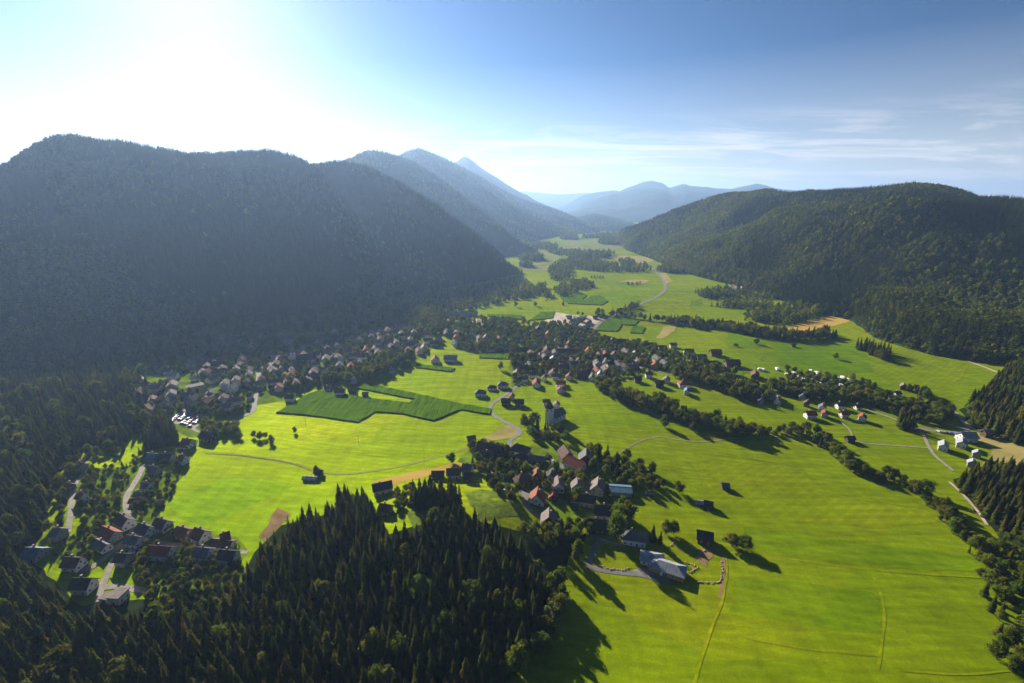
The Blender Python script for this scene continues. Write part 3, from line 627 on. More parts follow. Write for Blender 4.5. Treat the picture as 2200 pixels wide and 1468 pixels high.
RH(z6, [
 ((555, 420), (645, 418), 8, 4, 2.4, 'brown', 'timber', dict(where='low, at the golden field end', **B_)),
 ((655, 405), (755, 400), 9, 5, 3, 'brown', 'white', dict(where='middle one of the three joined roofs by the golden field', kind='farmhouse')),
 ((765, 368), (835, 378), 10, 6, 3.4, 'grey', 'white', dict(where='tallest one beside the golden field')),
 ((775, 425), (835, 430), 8, 5, 3, 'dark', 'timber', dict(where='below the tall grey roofed house', **B_)),
 ((152, 512), (290, 484), 9, 5, 3.2, 'dark', 'white', dict(where='alone at the tip of the golden field')),
 ((205, 634), (285, 648), 8, 4, 2.8, 'orange', 'cream', dict(where='half hidden among the spruces')),
], 'in the hamlet')
RH(z7b, [
 ((1480, 236), (1558, 243), 6, 3, 2, 'grey', 'timber', dict(lab='small square wooden field barn in the right meadow', **B_)),
 ((1322, 392), (1412, 412), 7, 3.2, 2.2, 'dark', 'timber', dict(lab='dark field barn with a pale lean-to in the right meadow', **B_)),
 ((1262, 402), (1300, 405), 4.5, 2, 1, 'silver', 'timber', dict(lab='low pale roofed lean-to beside the dark field barn', kind='shed', name='shed', chim=0)),
 ((1258, 660), (1415, 690), 9, 4, 3.6, 'dark', 'timber', dict(lab='big dark wooden barn beside the round meadow trees', **B_)),
 ((795, 132), (845, 134), 5, 2.6, 1.6, 'dark', 'timber', dict(lab='small dark hut among the orchard trees', kind='hut', name='hut', chim=0)),
 ((800, 315), (850, 318), 4, 2, 1, 'pale', 'timber', dict(lab='low pale topped shelter in the orchard shade', kind='shed', name='shed', chim=0)),
], '')
# the new building: two hipped metal roofs on orange timber walls
RH(z7b, [
 ((830, 872), (875, 882), 10.5, 4.0, 2.2, 'silver', 'white', dict(lab='smaller hipped metal roofed wing of the new building', hip=True, chim=0)),
 ((900, 930), (1090, 990), 11, 4.4, 2.3, 'silver', 'ochre', dict(lab='long new building with hipped metal roof and orange walls', hip=True, chim=0)),
], '')
RH(z7b, [((915, 1010), (995, 1022), 5, 3.4, .4, 'silver', 'white', dict(lab='flat roofed white entrance annex of the new building', kind='annex', name='annex', chim=0, flat=True))], '', 1)
RH(z5, [
 ((862, 538), (925, 556), 9, 5, 3.6, 'brown', 'white', dict(where='at the meadow corner beside the lane', balc=True)),
 ((765, 568), (828, 590), 8.5, 4.6, 3.2, 'dark', 'white', dict(where='left below the house at the meadow corner')),
 ((652, 508), (706, 545), 9, 5, 3.4, 'dark', 'white', dict(where='where the pale lane bends')),
 ((560, 582), (635, 616), 9, 4.6, 3, 'red', 'grey', dict(where='left of the lane bend')),
 ((700, 636), (772, 646), 8, 4.4, 2.8, 'grey', 'white', dict(where='at the crossing of the lower lanes')),
 ((822, 694), (950, 702), 9, 5, 3.2, 'red', 'white', dict(where='long, in the lower row')),
 ((978, 588), (1045, 605), 9, 4.6, 3, 'brown', 'timber', dict(where='between two white houses at the meadow edge')),
 ((1078, 594), (1135, 615), 10, 5, 3.8, 'brown', 'white', dict(where='with white gable at the meadow edge')),
 ((1218, 636), (1272, 618), 9, 4.6, 3.2, 'orange', 'timber', dict(where='sunlit, nearest to the spruce wood')),
 ((1172, 662), (1292, 676), 8, 3.4, 2, 'brown', 'white', dict(where='low, below the sunlit orange roof')),
 ((1085, 706), (1165, 714), 9, 5, 3, 'grey', 'white', dict(where='second in the lower row')),
 ((1215, 722), (1310, 730), 9, 5, 3, 'dark', 'white', dict(where='last in the lower row before the wood')),
 ((642, 736), (706, 740), 8, 4.6, 2.8, 'dark', 'grey', dict(where='square, beside the straight lane')),
 ((398, 872), (505, 874), 9, 5, 3.4, 'dark', 'white', dict(where='alone on the lawn at the lower left wood edge')),
 ((352, 756), (445, 760), 9, 4.4, 3, 'brown', 'white', dict(where='behind the lawn at the left wood')),
 ((610, 958), (690, 962), 8, 5, .4, 'pale', 'white', dict(lab='white flat roofed house at the near wood edge', flat=True)),
 ((572, 978), (600, 980), 5, 3, .3, 'pale', 'white', dict(lab='small white flat roofed garage beside the flat roofed house', flat=True, kind='garage', name='garage', chim=0)),
 ((428, 396), (462, 402), 7, 4.6, 2.6, 'orange', 'white', dict(where='beside the lane along the left wood')),
 ((368, 348), (396, 354), 6, 3, 2, 'orange', 'timber', dict(where='tiny, across the lane along the left wood', kind='hut', name='hut')),
 ((420, 232), (455, 240), 7, 4, 2.6, 'red', 'grey', dict(where='at the upper end of the lane by the left wood')),
 ((1012, 104), (1065, 110), 9, 5, 3, 'orange', 'white', dict(where='sunlit, upper of two below the car park')),
 ((992, 128), (1040, 134), 8, 3, 2, 'orange', 'white', dict(where='sunlit, lower of two below the car park')),
 ((1118, 62), (1180, 74), 11, 5, 3.6, 'dark', 'timber', dict(where='big, under trees below the car park')),
 ((815, 186), (876, 190), 9, 4, 3, 'blue', 'grey', dict(where='shaded, right of the conifer clump')),
 ((885, 190), (955, 188), 9, 4, 3, 'dark', 'grey', dict(where='shaded, above the upper gardens')),
 ((992, 196), (1028, 200), 8, 5, 3, 'red', 'white', dict(where='at the meadow edge above the gardens')),
 ((825, 256), (875, 262), 8, 4, 3, 'grey', 'grey', dict(where='at the top of the pale lane')),
 ((715, 440), (785, 432), 7, 2.6, 1.4, 'orange', 'pink', dict(where='long and low beside the pale lane', kind='shed', name='shed', chim=0)),
 ((792, 346), (828, 352), 7, 4, 2.4, 'grey', 'white', dict(where='in the gardens right of the lane')),
 ((745, 396), (786, 402), 6, 3.4, 2.2, 'grey', 'cream', dict(where='just right of the pale lane')),
 ((135, 700), (225, 706), 10, 4, 3, 'blue', 'grey', dict(where='shaded inside the left wood')),
 ((288, 588), (335, 594), 9, 5, 3, 'grey', 'grey', dict(where='shaded at the left wood edge above the lawn')),
 ((868, 452), (902, 446), 4, 2.4, 1.2, 'pale', 'timber', dict(where='tiny, at the meadow edge', kind='shed', name='shed', chim=0)),
 ((525, 655), (590, 690), 7, 3.4, 2.2, 'grey', 'white', dict(where='in the dense garden left of the crossing')),
 ((1680, 318), (1762, 322), 5, 1.6, 1.2, 'silver', 'timber', dict(lab='low silver roofed field hut beside the farm path', kind='hut', name='hut', chim=0)),
 ((1745, 276), (1788, 282), 5, 2.8, 2, 'dark', 'timber', dict(lab='dark field hut behind the silver roofed hut', kind='hut', name='hut', chim=0)),
], 'by the left wood')
BH(z6b, [
 (625, 1030, 760, 1105, 'p', 'grey', 'white'), (770, 980, 870, 1055, 'p', 'brown', 'white'), (880, 940, 1010, 1012, 'p', 'pale', 'white'), (1255, 895, 1390, 1030, 'v', 'red', 'white', dict(where='with a dark arched gate, on the village edge', kind='barn', name='barn', chim=0)),
 (1000, 1060, 1090, 1140, 'v', 'red', 'cream'), (910, 1130, 1050, 1212, 'h', 'dark', 'timber'), (1060, 1140, 1200, 1240, 'h', 'dark', 'timber'), (1525, 930, 1660, 1000, 'h', 'orange', 'white'), (1540, 985, 1640, 1062, 'v', 'orange', 'white'),
 (1380, 1140, 1490, 1200, 'h', 'orange', 'white'), (1500, 1150, 1600, 1240, 'v', 'pale', 'white'), (1760, 820, 1930, 915, 'h', 'brown', 'timber'), (1905, 850, 1990, 940, 'v', 'dark', 'white'), (2000, 820, 2070, 885, 'v', 'silver', 'white'), (2045, 880, 2135, 935, 'h', 'pale', 'white'),
 (2055, 680, 2140, 762, 'v', 'grey', 'white'), (1440, 790, 1580, 870, 'v', 'brown', 'cream'), (1480, 850, 1590, 912, 'h', 'grey', 'white'), (1040, 795, 1165, 862, 'v', 'pale', 'cream'), (1260, 520, 1400, 580, 'h', 'grey', 'cream'), (1350, 530, 1530, 612, 'v', 'brown', 'cream'),
 (870, 515, 1010, 605, 'h', 'blue', 'grey'), (775, 550, 870, 612, 'h', 'dark', 'cream'), (1115, 550, 1265, 612, 'h', 'dark', 'timber'), (530, 520, 625, 602, 'h', 'dark', 'cream'), (260, 640, 450, 692, 'h', 'silver', 'white', dict(where='long hall at the town side of the village')), (110, 635, 250, 712, 'v', 'orange', 'white'),
 (700, 398, 805, 462, 'v', 'pale', 'white'), (560, 400, 655, 455, 'h', 'silver', 'grey'), (385, 380, 490, 455, 'h', 'grey', 'grey'), (1290, 300, 1405, 365, 'v', 'brown', 'timber'), (1410, 360, 1500, 425, 'v', 'red', 'cream'), (110, 470, 240, 545, 'h', 'brown', 'grey'), (0, 500, 110, 605, 'v', 'pale', 'cream'),
 (1550, 745, 1705, 805, 'h', 'brown', 'cream'), (1700, 565, 1850, 632, 'h', 'red', 'cream'), (1850, 540, 1965, 632, 'v', 'red', 'white'), (1555, 565, 1700, 625, 'h', 'dark', 'cream'), (1500, 455, 1565, 522, 'v', 'brown', 'white'), (2135, 440, 2210, 505, 'v', 'pale', 'white'),
 (1230, 690, 1340, 750, 'h', 'brown', 'white'), (1350, 690, 1450, 745, 'h', 'dark', 'cream'), (1460, 640, 1560, 700, 'v', 'silver', 'cream'), (1300, 610, 1420, 670, 'v', 'orange', 'cream'), (1600, 660, 1720, 720, 'h', 'red', 'white'), (1740, 660, 1850, 730, 'v', 'brown', 'white'), (1880, 660, 2000, 720, 'h', 'dark', 'cream'),
 (1370, 860, 1450, 920, 'v', 'brown', 'white'), (1220, 830, 1330, 890, 'h', 'dark', 'cream'), (1640, 840, 1740, 900, 'v', 'red', 'white'), (2160, 560, 2260, 630, 'h', 'brown', 'cream'), (2020, 560, 2110, 620, 'v', 'dark', 'white'), (1780, 460, 1880, 520, 'h', 'grey', 'white'), (1640, 470, 1740, 530, 'v', 'brown', 'cream'),
 (1140, 880, 1240, 950, 'h', 'grey', 'white'), (1580, 380, 1680, 440, 'h', 'blue', 'grey'), (1320, 400, 1400, 450, 'h', 'grey', 'white'), (1080, 430, 1180, 480, 'h', 'grey', 'cream'),
], 'in the village in mid valley', .5)
BH(z3, [
 (1185, 550, 1295, 618, 'h', 'red', 'timber', dict(where='large, at the far end of the village', kind='farmhouse')), (980, 548, 1075, 592, 'h', 'brown', 'white'), (1080, 590, 1175, 662, 'h', 'grey', 'timber'), (1300, 628, 1445, 692, 'h', 'brown', 'timber'), (1510, 705, 1595, 795, 'v', 'brown', 'timber'), (338, 615, 402, 682, 'v', 'grey', 'white'),
 (440, 642, 515, 695, 'h', 'dark', 'white'), (720, 640, 805, 698, 'v', 'red', 'ochre'), (675, 728, 750, 778, 'h', 'red', 'white'), (588, 762, 665, 822, 'h', 'dark', 'timber'), (750, 793, 840, 852, 'h', 'brown', 'timber'), (815, 752, 892, 808, 'v', 'grey', 'cream'), (940, 793, 1048, 848, 'p', 'orange', 'white', dict(where='with bright tiled roof beside the hedge')),
 (985, 842, 1042, 908, 'v', 'blue', 'white'), (230, 732, 297, 808, 'v', 'grey', 'white'), (300, 712, 358, 762, 'v', 'silver', 'white'), (330, 762, 392, 802, 'h', 'pale', 'white'), (135, 710, 245, 790, 'h', 'brown', 'timber'), (-5, 795, 62, 850, 'h', 'red', 'white'), (-5, 832, 62, 897, 'v', 'orange', 'white'),
 (410, 470, 545, 535, 'h', 'dark', 'cream'), (578, 558, 625, 605, 'v', 'silver', 'white'), (690, 498, 765, 562, 'h', 'dark', 'timber'), (780, 520, 860, 575, 'h', 'brown', 'cream'), (620, 600, 700, 650, 'h', 'grey', 'white'), (400, 560, 480, 610, 'v', 'brown', 'cream'), (870, 500, 940, 560, 'h', 'red', 'cream'), (1180, 640, 1270, 685, 'h', 'dark', 'timber'),
 (1650, 790, 1720, 830, 'h', 'brown', 'white'), (1730, 770, 1770, 810, 'v', 'red', 'cream'),
], 'on the right side of the village', .5)
BH(z3, [(1640, 862, 1722, 965, 'v', 'pale', 'white', dict(lab='tall white apartment block with terraced roof, upper of the pair', detail=1)), (1695, 905, 1765, 1003, 'v', 'pale', 'white', dict(lab='tall white apartment block, lower of the pair', detail=1)), (1575, 902, 1625, 1005, 'v', 'grey', 'grey', dict(lab='narrow grey apartment block left of the white pair', detail=1))], '')
BH(z4, [
 (98, 945, 155, 992, 'v', 'brown', 'timber'), (212, 972, 288, 1032, 'v', 'grey', 'white'), (102, 1035, 208, 1098, 'h', 'red', 'white'), (243, 1022, 295, 1090, 'v', 'red', 'pink'), (350, 968, 435, 1022, 'h', 'dark', 'white'), (380, 1038, 465, 1122, 'h', 'red', 'cream'), (498, 985, 565, 1035, 'h', 'dark', 'white'), (528, 1048, 605, 1115, 'v', 'red', 'white'),
 (60, 890, 130, 930, 'v', 'blue', 'grey'),
], 'in the red roofed estate behind the hedgerow', 1)
BH(z4, [
 (425, 1232, 512, 1278, 'h', 'dark', 'timber', dict(lab='dark open barn on the thin path behind the hedgerow', **B_)), (865, 808, 915, 858, 'v', 'pale', 'timber', dict(lab='sunlit barn alone on the upper right meadow', **B_)), (808, 878, 872, 932, 'h', 'dark', 'white', dict(lab='dark roofed house at the end of the caravan road')), (928, 1135, 992, 1192, 'h', 'dark', 'cream', dict(lab='house half hidden by spruces beside the farm')),
 (1320, 1200, 1475, 1290, 'h', 'silver', 'white', dict(lab='large silver roofed farm barn at the right edge', detail=1, kind='barn', name='barn', chim=0)), (1305, 1240, 1400, 1345, 'v', 'silver', 'white', dict(lab='silver roofed farmhouse in front of the large barn', detail=1, kind='farmhouse')), (1162, 1262, 1252, 1372, 'v', 'silver', 'white', dict(lab='tall gabled silver roofed barn left of the farm', detail=1, kind='barn', name='barn', chim=0)),
 (1445, 1338, 1502, 1390, 'v', 'silver', 'grey', dict(lab='small silver roofed shed below the farm', kind='shed', name='shed', chim=0)), (1402, 1410, 1468, 1462, 'v', 'silver', 'grey', dict(lab='lowest small silver roofed shed of the farm', kind='shed', name='shed', chim=0)), (1508, 1180, 1598, 1222, 'h', 'pale', 'timber', dict(lab='long low shed at the right wood edge', kind='shed', name='shed', chim=0)),
 (1085, 955, 1120, 978, 'h', 'pale', 'timber', dict(lab='tiny pale hut on the upper right meadow', kind='hut', name='hut', chim=0)), (-5, 505, 40, 545, 'h', 'pale', 'timber', dict(lab='lone pale roofed barn in the far right meadow', **B_)),
], '')
BH(z2, [
 (1515, 100, 1565, 135, 'h', 'dark', 'timber', dict(lab='far dark barn in the upper left meadow', **B_)), (365, 735, 450, 775, 'h', 'brown', 'white', dict(lab='brown roofed house at the maize field corner')), (460, 735, 520, 765, 'h', 'brown', 'timber', dict(lab='low brown shed right of the maize corner house', kind='shed', name='shed', chim=0)), (30, 775, 110, 822, 'h', 'dark', 'white', dict(lab='dark roofed house left of the maize field')),
 (470, 655, 530, 690, 'v', 'blue', 'grey', dict(lab='bluish house under big trees behind the maize')), (560, 760, 600, 785, 'h', 'grey', 'timber', dict(lab='tiny grey shed in the field strip between maize', kind='shed', name='shed', chim=0)), (300, 720, 345, 750, 'h', 'grey', 'grey', dict(lab='small grey house at the town rim behind the maize')), (735, 600, 780, 630, 'h', 'silver', 'white', dict(lab='white house among trees on the town rim')),
 (1100, 218, 1368, 265, 'h', 'silver', 'grey', dict(lab='long factory hall with pale metal roof beyond the town', kind='factory', name='factory_hall', chim=0)), (1220, 236, 1300, 262, 'h', 'silver', 'grey', dict(lab='low front wing of the factory hall', kind='factory', name='factory_wing', chim=0)), (1000, 235, 1100, 262, 'h', 'red', 'white', dict(lab='low red roofed hall left of the factory', kind='hall', name='hall', chim=0)),
 (540, 440, 620, 500, 'v', 'orange', 'cream', dict(lab='steep sunlit pink roofed house in the town centre')), (600, 440, 680, 505, 'v', 'orange', 'white', dict(lab='large sunlit gable beside the steep pink roof')),
], '')
BH(z4b, [
 (880, 680, 1060, 800, 'h', 'pale', 'cream', dict(sk=.25, lab='long school block with one sunlit roof edge')), (600, 760, 890, 880, 'h', 'dark', 'cream', dict(sk=.2, lab='long dark flat school wing in the town', flat=True)), (700, 700, 800, 770, 'h', 'silver', 'white', dict(lab='white hall behind the dark school wing')), (420, 660, 570, 740, 'h', 'silver', 'white', dict(lab='glaring white roofed hall at the town end')),
 (1450, 740, 1590, 850, 'h', 'grey', 'cream', dict(sk=.15, lab='long grey roofed block beside the town street')), (1480, 660, 1600, 740, 'v', 'orange', 'cream', dict(lab='sunlit orange gable at the town street')), (1740, 570, 1800, 660, 'v', 'pale', 'cream', dict(lab='pale gabled house below the town church')), (860, 900, 980, 1010, 'h', 'pale', 'white', dict(lab='low white building in the shade below the school', flat=True)),
 (1370, 900, 1440, 960, 'h', 'dark', 'white', dict(lab='dark roofed house where the town street bends')), (90, 700, 150, 790, 'v', 'pale', 'white', dict(lab='white house alone at the town edge by the wood')), (60, 940, 130, 1010, 'v', 'pale', 'grey', dict(lab='grey house hidden in trees left of the car park')), (390, 1040, 500, 1110, 'h', 'grey', 'white', dict(lab='grey roofed house just above the car park')),
], '')
# scattered houses of the crowded town
TOWN = z4b((350, 700), (700, 560), (900, 430), (1200, 230), (1500, 120), (1700, 200), (2000, 330), (2400, 200), (2700, 120), (3100, 60), (3400, 160), (3300, 320), (3000, 480), (2600, 660), (2200, 760), (1900, 880), (1500, 880), (1200, 900), (700, 650))
def place_random(poly_px, n, smin, fn):
    xs = [p[0] for p in poly_px]; ys = [p[1] for p in poly_px]; cnt = 0
    for _ in range(n * 30):
        if cnt >= n: break
        px, py = random.uniform(min(xs), max(xs)), random.uniform(min(ys), max(ys))
        if not inside(px, py, poly_px): continue
        g = G(px, py)
        if any((g.x - b[0]) ** 2 + (g.y - b[1]) ** 2 < (smin + b[2]) ** 2 for b in BLOCK): continue
        if any((g.x - b[0]) ** 2 + (g.y - b[1]) ** 2 < (4 + b[2]) ** 2 for b in ROADPTS): continue
        fn(g); cnt += 1
def town_house(g, where, group):
    r = random.choice(['dark', 'dark', 'brown', 'brown', 'grey', 'grey', 'red', 'brown', 'pale']); wl = random.choice(['white', 'cream', 'cream', 'grey', 'timber'])
    L = random.uniform(8, 13); wd = random.uniform(6.5, 9); 
    building(Vector((g.x, g.y, g.z)), R(random.choice((20, 110)) + random.uniform(-14, 14)), L, wd, random.choice((4.6, 5.4, 7.2)), wd * .38, r, wl, 0, where=where, group=group)
place_random(TOWN, 150, 2.0, lambda g: town_house(g, 'among trees in the crowded town below the mountain', 'houses of the crowded town'))
place_random(z4b((-20, 960), (250, 830), (560, 860), (1100, 930), (1350, 1010), (1200, 1130), (900, 1110), (560, 1080), (250, 1150), (60, 1120)), 16, 4, lambda g: town_house(g, 'under trees between school and car park', 'houses between school and car park'))
place_random(z6b((1180, 620), (1600, 560), (2000, 640), (2500, 660), (2900, 760), (2600, 800), (2050, 860), (1500, 850), (1200, 780)), 26, 2.5, lambda g: town_house(g, 'squeezed between trees in the mid valley village', 'small houses of the mid valley village'))
place_random(z6b((-420, 330), (300, 390), (700, 470), (1000, 480), (900, 520), (450, 570), (-100, 640), (-450, 560)), 26, 4, lambda g: town_house(g, 'between the town and the mid valley village', 'houses between town and village'))
place_random(z2b((960, 970), (1180, 970), (1290, 1000), (1180, 1110), (1000, 1090)), 9, 4, lambda g: building(g, R(random.uniform(0, 180)), random.uniform(8, 18), 7, 4, 2, random.choice(['silver', 'pale', 'grey']), 'grey', 0, name='shed', kind='shed', chim=0, where='on the gravel depot beyond the village', group='sheds of the gravel depot'))
place_random(z3((1290, 40), (1400, 60), (1560, 85), (1480, 110), (1300, 90)), 9, 4, lambda g: town_house(g, 'in the far hamlet at the wooded hill foot', 'houses of the far hamlet'))
# churches
def church(base, nave_dir, lab, tw, th_, sph, nl, nw, roof, spire):
    g = G(*base); root = obj('church', None, None, g, nave_dir); BLOCK.append((g.x, g.y, 14))
    mb = MB(); mb.box(-tw / 2, tw / 2, -tw / 2, tw / 2, -1, th_); tower = obj('tower', mb.me('tower', [M('wall_white')]), root)
    s = MB(); b = tw / 2 + .35
    s.box(-b, b, -b, b, th_ - .1, th_ + .3)
    for i in range(4):
        a0, a1 = math.pi / 4 + i * math.pi / 2, math.pi / 4 + (i + 1) * math.pi / 2; q = b * 1.38
        s.poly([(q * math.cos(a0), q * math.sin(a0), th_ + .3), (q * math.cos(a1), q * math.sin(a1), th_ + .3), (0, 0, th_ + sph)])
    sp_ = obj('spire', s.me('spire', [M('roof_' + spire)]), root)
    cr = MB(); cr.box(-.08, .08, -.08, .08, th_ + sph - .2, th_ + sph + 1.6); cr.box(-.5, .5, -.07, .07, th_ + sph + .8, th_ + sph + .98); obj('cross', cr.me('cross', [M('wall_ochre')]), sp_)
    for i in range(4):
        wb = MB(); wb.box(-.55, .55, tw / 2 + .01, tw / 2 + .06, th_ - 3.4, th_ - 1.2); obj('belfry_opening', wb.me('belfry_opening', [M('pane')]), tower, None, i * math.pi / 2)
    nb = MB(); x0 = tw / 2 + .02; nb.box(x0, x0 + nl, -nw / 2, nw / 2, -1, 6); rh = nw * .55
    for xx, dr in ((x0, -1), (x0 + nl, 1)): nb.poly([(xx, -nw / 2, 6), (xx, nw / 2, 6), (xx, 0, 6 + rh * .98)][::dr])
    nave = obj('nave', nb.me('nave', [M('wall_white')]), root)
    rb = MB()
    for q in (-1, 1): rb.slab([(x0 - .1, q * (nw / 2 + .6), 6 - rh / nw * 1.2 + .1), (x0 + nl + .5, q * (nw / 2 + .6), 6 - rh / nw * 1.2 + .1), (x0 + nl + .5, 0, 6 + rh + .1), (x0 - .1, 0, 6 + rh + .1)], .25)
    obj('roof', rb.me('roof', [M('roof_' + roof)]), root)
    for q in (-1, 1):
        for k in range(3):
            wb = MB(); wb.box(-.5, .5, -.04, .04, 0, 2.6); obj('window', wb.me('window', [M('pane')]), nave, (x0 + nl * (k + .7) / 3.4, q * (nw / 2 + .02), 2.2))
    tag(root, lab, 'church')
gt, gn = G(1180, 908), G(1208, 895)
church((1180, 910), math.atan2(gn.y - gt.y, gn.x - gt.x), 'white village church with square tower and grey nave roof', 5.5, 16, 8, 16, 9, 'grey', 'dark')
church((632, 782), R(20), 'town church with pale steep spire among the rooftops', 6, 16, 14, 20, 11, 'brown', 'pale')
# labels of buildings: by look and place; look-alikes in one place are counted from the left
ORD = 'first second third fourth fifth sixth seventh eighth ninth tenth eleventh twelfth thirteenth fourteenth fifteenth'.split()
RN = {'dark': 'black', 'pale': 'pale pink', 'silver': 'silver'}
by = {}
for h in HOUSES:
    root, roof, wall, kind, where, lab, group, px = h
    if lab is None: lab = f"{RN.get(roof, roof)} roofed {wall} {kind} {where}"
    by.setdefault(lab, []).append(h)
for lab, hs in by.items():
    hs.sort(key=lambda h: h[7])
    for i, h in enumerate(hs):
        l = lab
        if len(hs) > 1 and not h[6]: l = lab + f", {ORD[i]} from left"
        tag(h[0], l, h[3], h[6] if h[6] else None)
# ------------------------------------------------------------------ tree meshes (unit height)
def spruce_mesh(name, seed, tiers=17, nb=10, m='spruce', wid=.16):
    r = random.Random(seed); v = []; f = []
    for i in range(tiers):
        t = i / (tiers - 1); z = .10 + .86 * t ** .95
        rad_ = wid * (1 - t) ** .78 * r.uniform(.86, 1.12) + .006; k = max(4, int(nb * (1 - .5 * t))); ph = r.random() * 6.28
        for j in range(k):
            a = ph + 6.283 * j / k + r.uniform(-.22, .22); q = rad_ * r.uniform(.62, 1.18); ca, sa = math.cos(a), math.sin(a)
            dr = q * r.uniform(.25, .62); wq = q * r.uniform(.30, .46); n = len(v)
            v += [(ca * .006, sa * .006, z + .035 * (1 - .5 * t)), (ca * q * .6 - sa * wq, sa * q * .6 + ca * wq, z - dr * .55), (ca * q, sa * q, z - dr), (ca * q * .6 + sa * wq, sa * q * .6 - ca * wq, z - dr * .55), (ca * q * .55, sa * q * .55, z - dr * .30 + .012), (ca * q * .5, sa * q * .5, z - dr * .5 - .055)]
            f += [(n, n + 1, n + 4), (n + 1, n + 2, n + 4), (n + 2, n + 3, n + 4), (n + 3, n, n + 4), (n, n + 5, n + 2)]
    n = len(v); v += [(0, 0, 1.0), (.010, 0, .93), (-.005, .009, .93), (-.005, -.009, .93)]; f += [(n, n + 1, n + 2), (n, n + 2, n + 3), (n, n + 3, n + 1)]
    return mesh(name, v, f, [M(m)])
def leafy_mesh(name, seed, lobes=12, per=105, m='leaf', w_=.36, low=.22, leaf=.046):
    r = random.Random(seed); v = []; f = []
    cs = []
    for i in range(lobes):
        t = (i + .5) / lobes; a = i * 2.4 + r.uniform(-.4, .4); z = low + .14 + (1 - low - .24) * t; q = w_ * .62 * math.sin(math.pi * (.18 + .74 * t)) * r.uniform(.5, 1.45)
        cs.append((q * math.cos(a), q * math.sin(a), z + r.uniform(-.05, .05), r.uniform(.09, .21) * (1.08 - .35 * t)))
    for (x, y, z, rad_) in cs:
        n = len(v)                                  # dark inner body of the clump
        for a in range(5): v.append((x + rad_ * .72 * math.cos(a * 1.2566), y + rad_ * .72 * math.sin(a * 1.2566), z + r.uniform(-.2, .2) * rad_))
        v += [(x, y, z + rad_ * .72), (x, y, z - rad_ * .65)]
        for a in range(5): f += [(n + a, n + (a + 1) % 5, n + 5), (n + (a + 1) % 5, n + a, n + 6)]
        for _ in range(per):
            d = Vector((r.gauss(0, 1), r.gauss(0, 1), r.gauss(.25, .9))).normalized(); rr = rad_ * r.uniform(.62, 1.32)
            p = Vector((x, y, z)) + d * rr; nn = (d + Vector((r.gauss(0, .5), r.gauss(0, .5), r.gauss(.2, .5)))).normalized()
            t1 = nn.orthogonal().normalized(); t1.rotate(Matrix.Rotation(r.random() * 6.28, 3, nn)); t2 = nn.cross(t1); s = leaf * r.uniform(.55, 1.25)
            n = len(v); v += [tuple(p + t1 * s), tuple(p + t2 * s * .7 + nn * s * .2), tuple(p - t1 * s), tuple(p - t2 * s * .7 + nn * s * .2)]; f += [(n, n + 1, n + 2), (n, n + 2, n + 3)]
    return mesh(name, v, f, [M(m)])
def trunk_mesh(name, r0, h, limbs=0, seed=1):
    r = random.Random(seed); mb = MB(); mb.tube(r0, r0 * .55, -.04, h * .55, 7); mb.tube(r0 * .55, r0 * .12, h * .55, h, 6)
    for i in range(limbs):
        z = h * r.uniform(.35, .7); a = i * 2.2 + r.random(); L = r.uniform(.14, .24); d = Vector((math.cos(a), math.sin(a), .75)).normalized(); s = Vector((-math.sin(a), math.cos(a), 0)) * r0 * .4; u = d.cross(s).normalized() * r0 * .4
        p = Vector((0, 0, z)); e = p + d * L
        for q0, q1 in ((s, u), (u, -s), (-s, -u), (-u, s)): mb.poly([p + q0, p + q1, e + q1 * .3, e + q0 * .3])
    return mb.me(name, [M('bark')])
SPR = [spruce_mesh('spruce_crown', 10 + i, wid=(.175, .20, .225, .16)[i]) for i in range(4)] + [spruce_mesh('larch_crown', 21, 12, 8, 'larch', .20), spruce_mesh('spruce_crown', 22, 20, 12, 'spruce', .24), spruce_mesh('spruce_crown', 23, 13, 7, 'spruce', .13)]
SPRT = trunk_mesh('spruce_trunk', .012, .96)
LEA = [leafy_mesh('leafy_crown', 30 + i, lobes=(12, 14, 11, 13, 12)[i], m='leaf' if i < 4 else 'leaf_pale', w_=(.40, .36, .46, .28, .36)[i], low=(.16, .12, .2, .10, .12)[i]) for i in range(5)]
LEAT = [trunk_mesh('leafy_trunk', .022, .72, 6, s) for s in range(2)]
def joined(name, ms):
    v = []; f = []; mi = []; mats = []
    for me in ms:
        n = len(v); v += [tuple(q.co) for q in me.vertices]; k = len(mats); mats.append(me.materials[0])
        for p in me.polygons: f.append(tuple(n + i for i in p.vertices)); mi.append(k)
    return mesh(name, v, f, mats, mi)
SPRJ = [joined('spruce', [m, SPRT]) for m in SPR]
LEAJ = [joined('leafy_tree', [m, LEAT[i % 2]]) for i, m in enumerate(LEA)]
SPRF = [spruce_mesh('far_spruce', 50 + i, tiers=7, nb=7, m=('spruce_far', 'spruce_dark', 'spruce_light')[i], wid=.19 + .015 * i) for i in range(3)]
LEAF_ = [leafy_mesh('far_leafy', 70 + i, lobes=6, per=16, w_=.42, low=.0, leaf=.11) for i in range(2)]
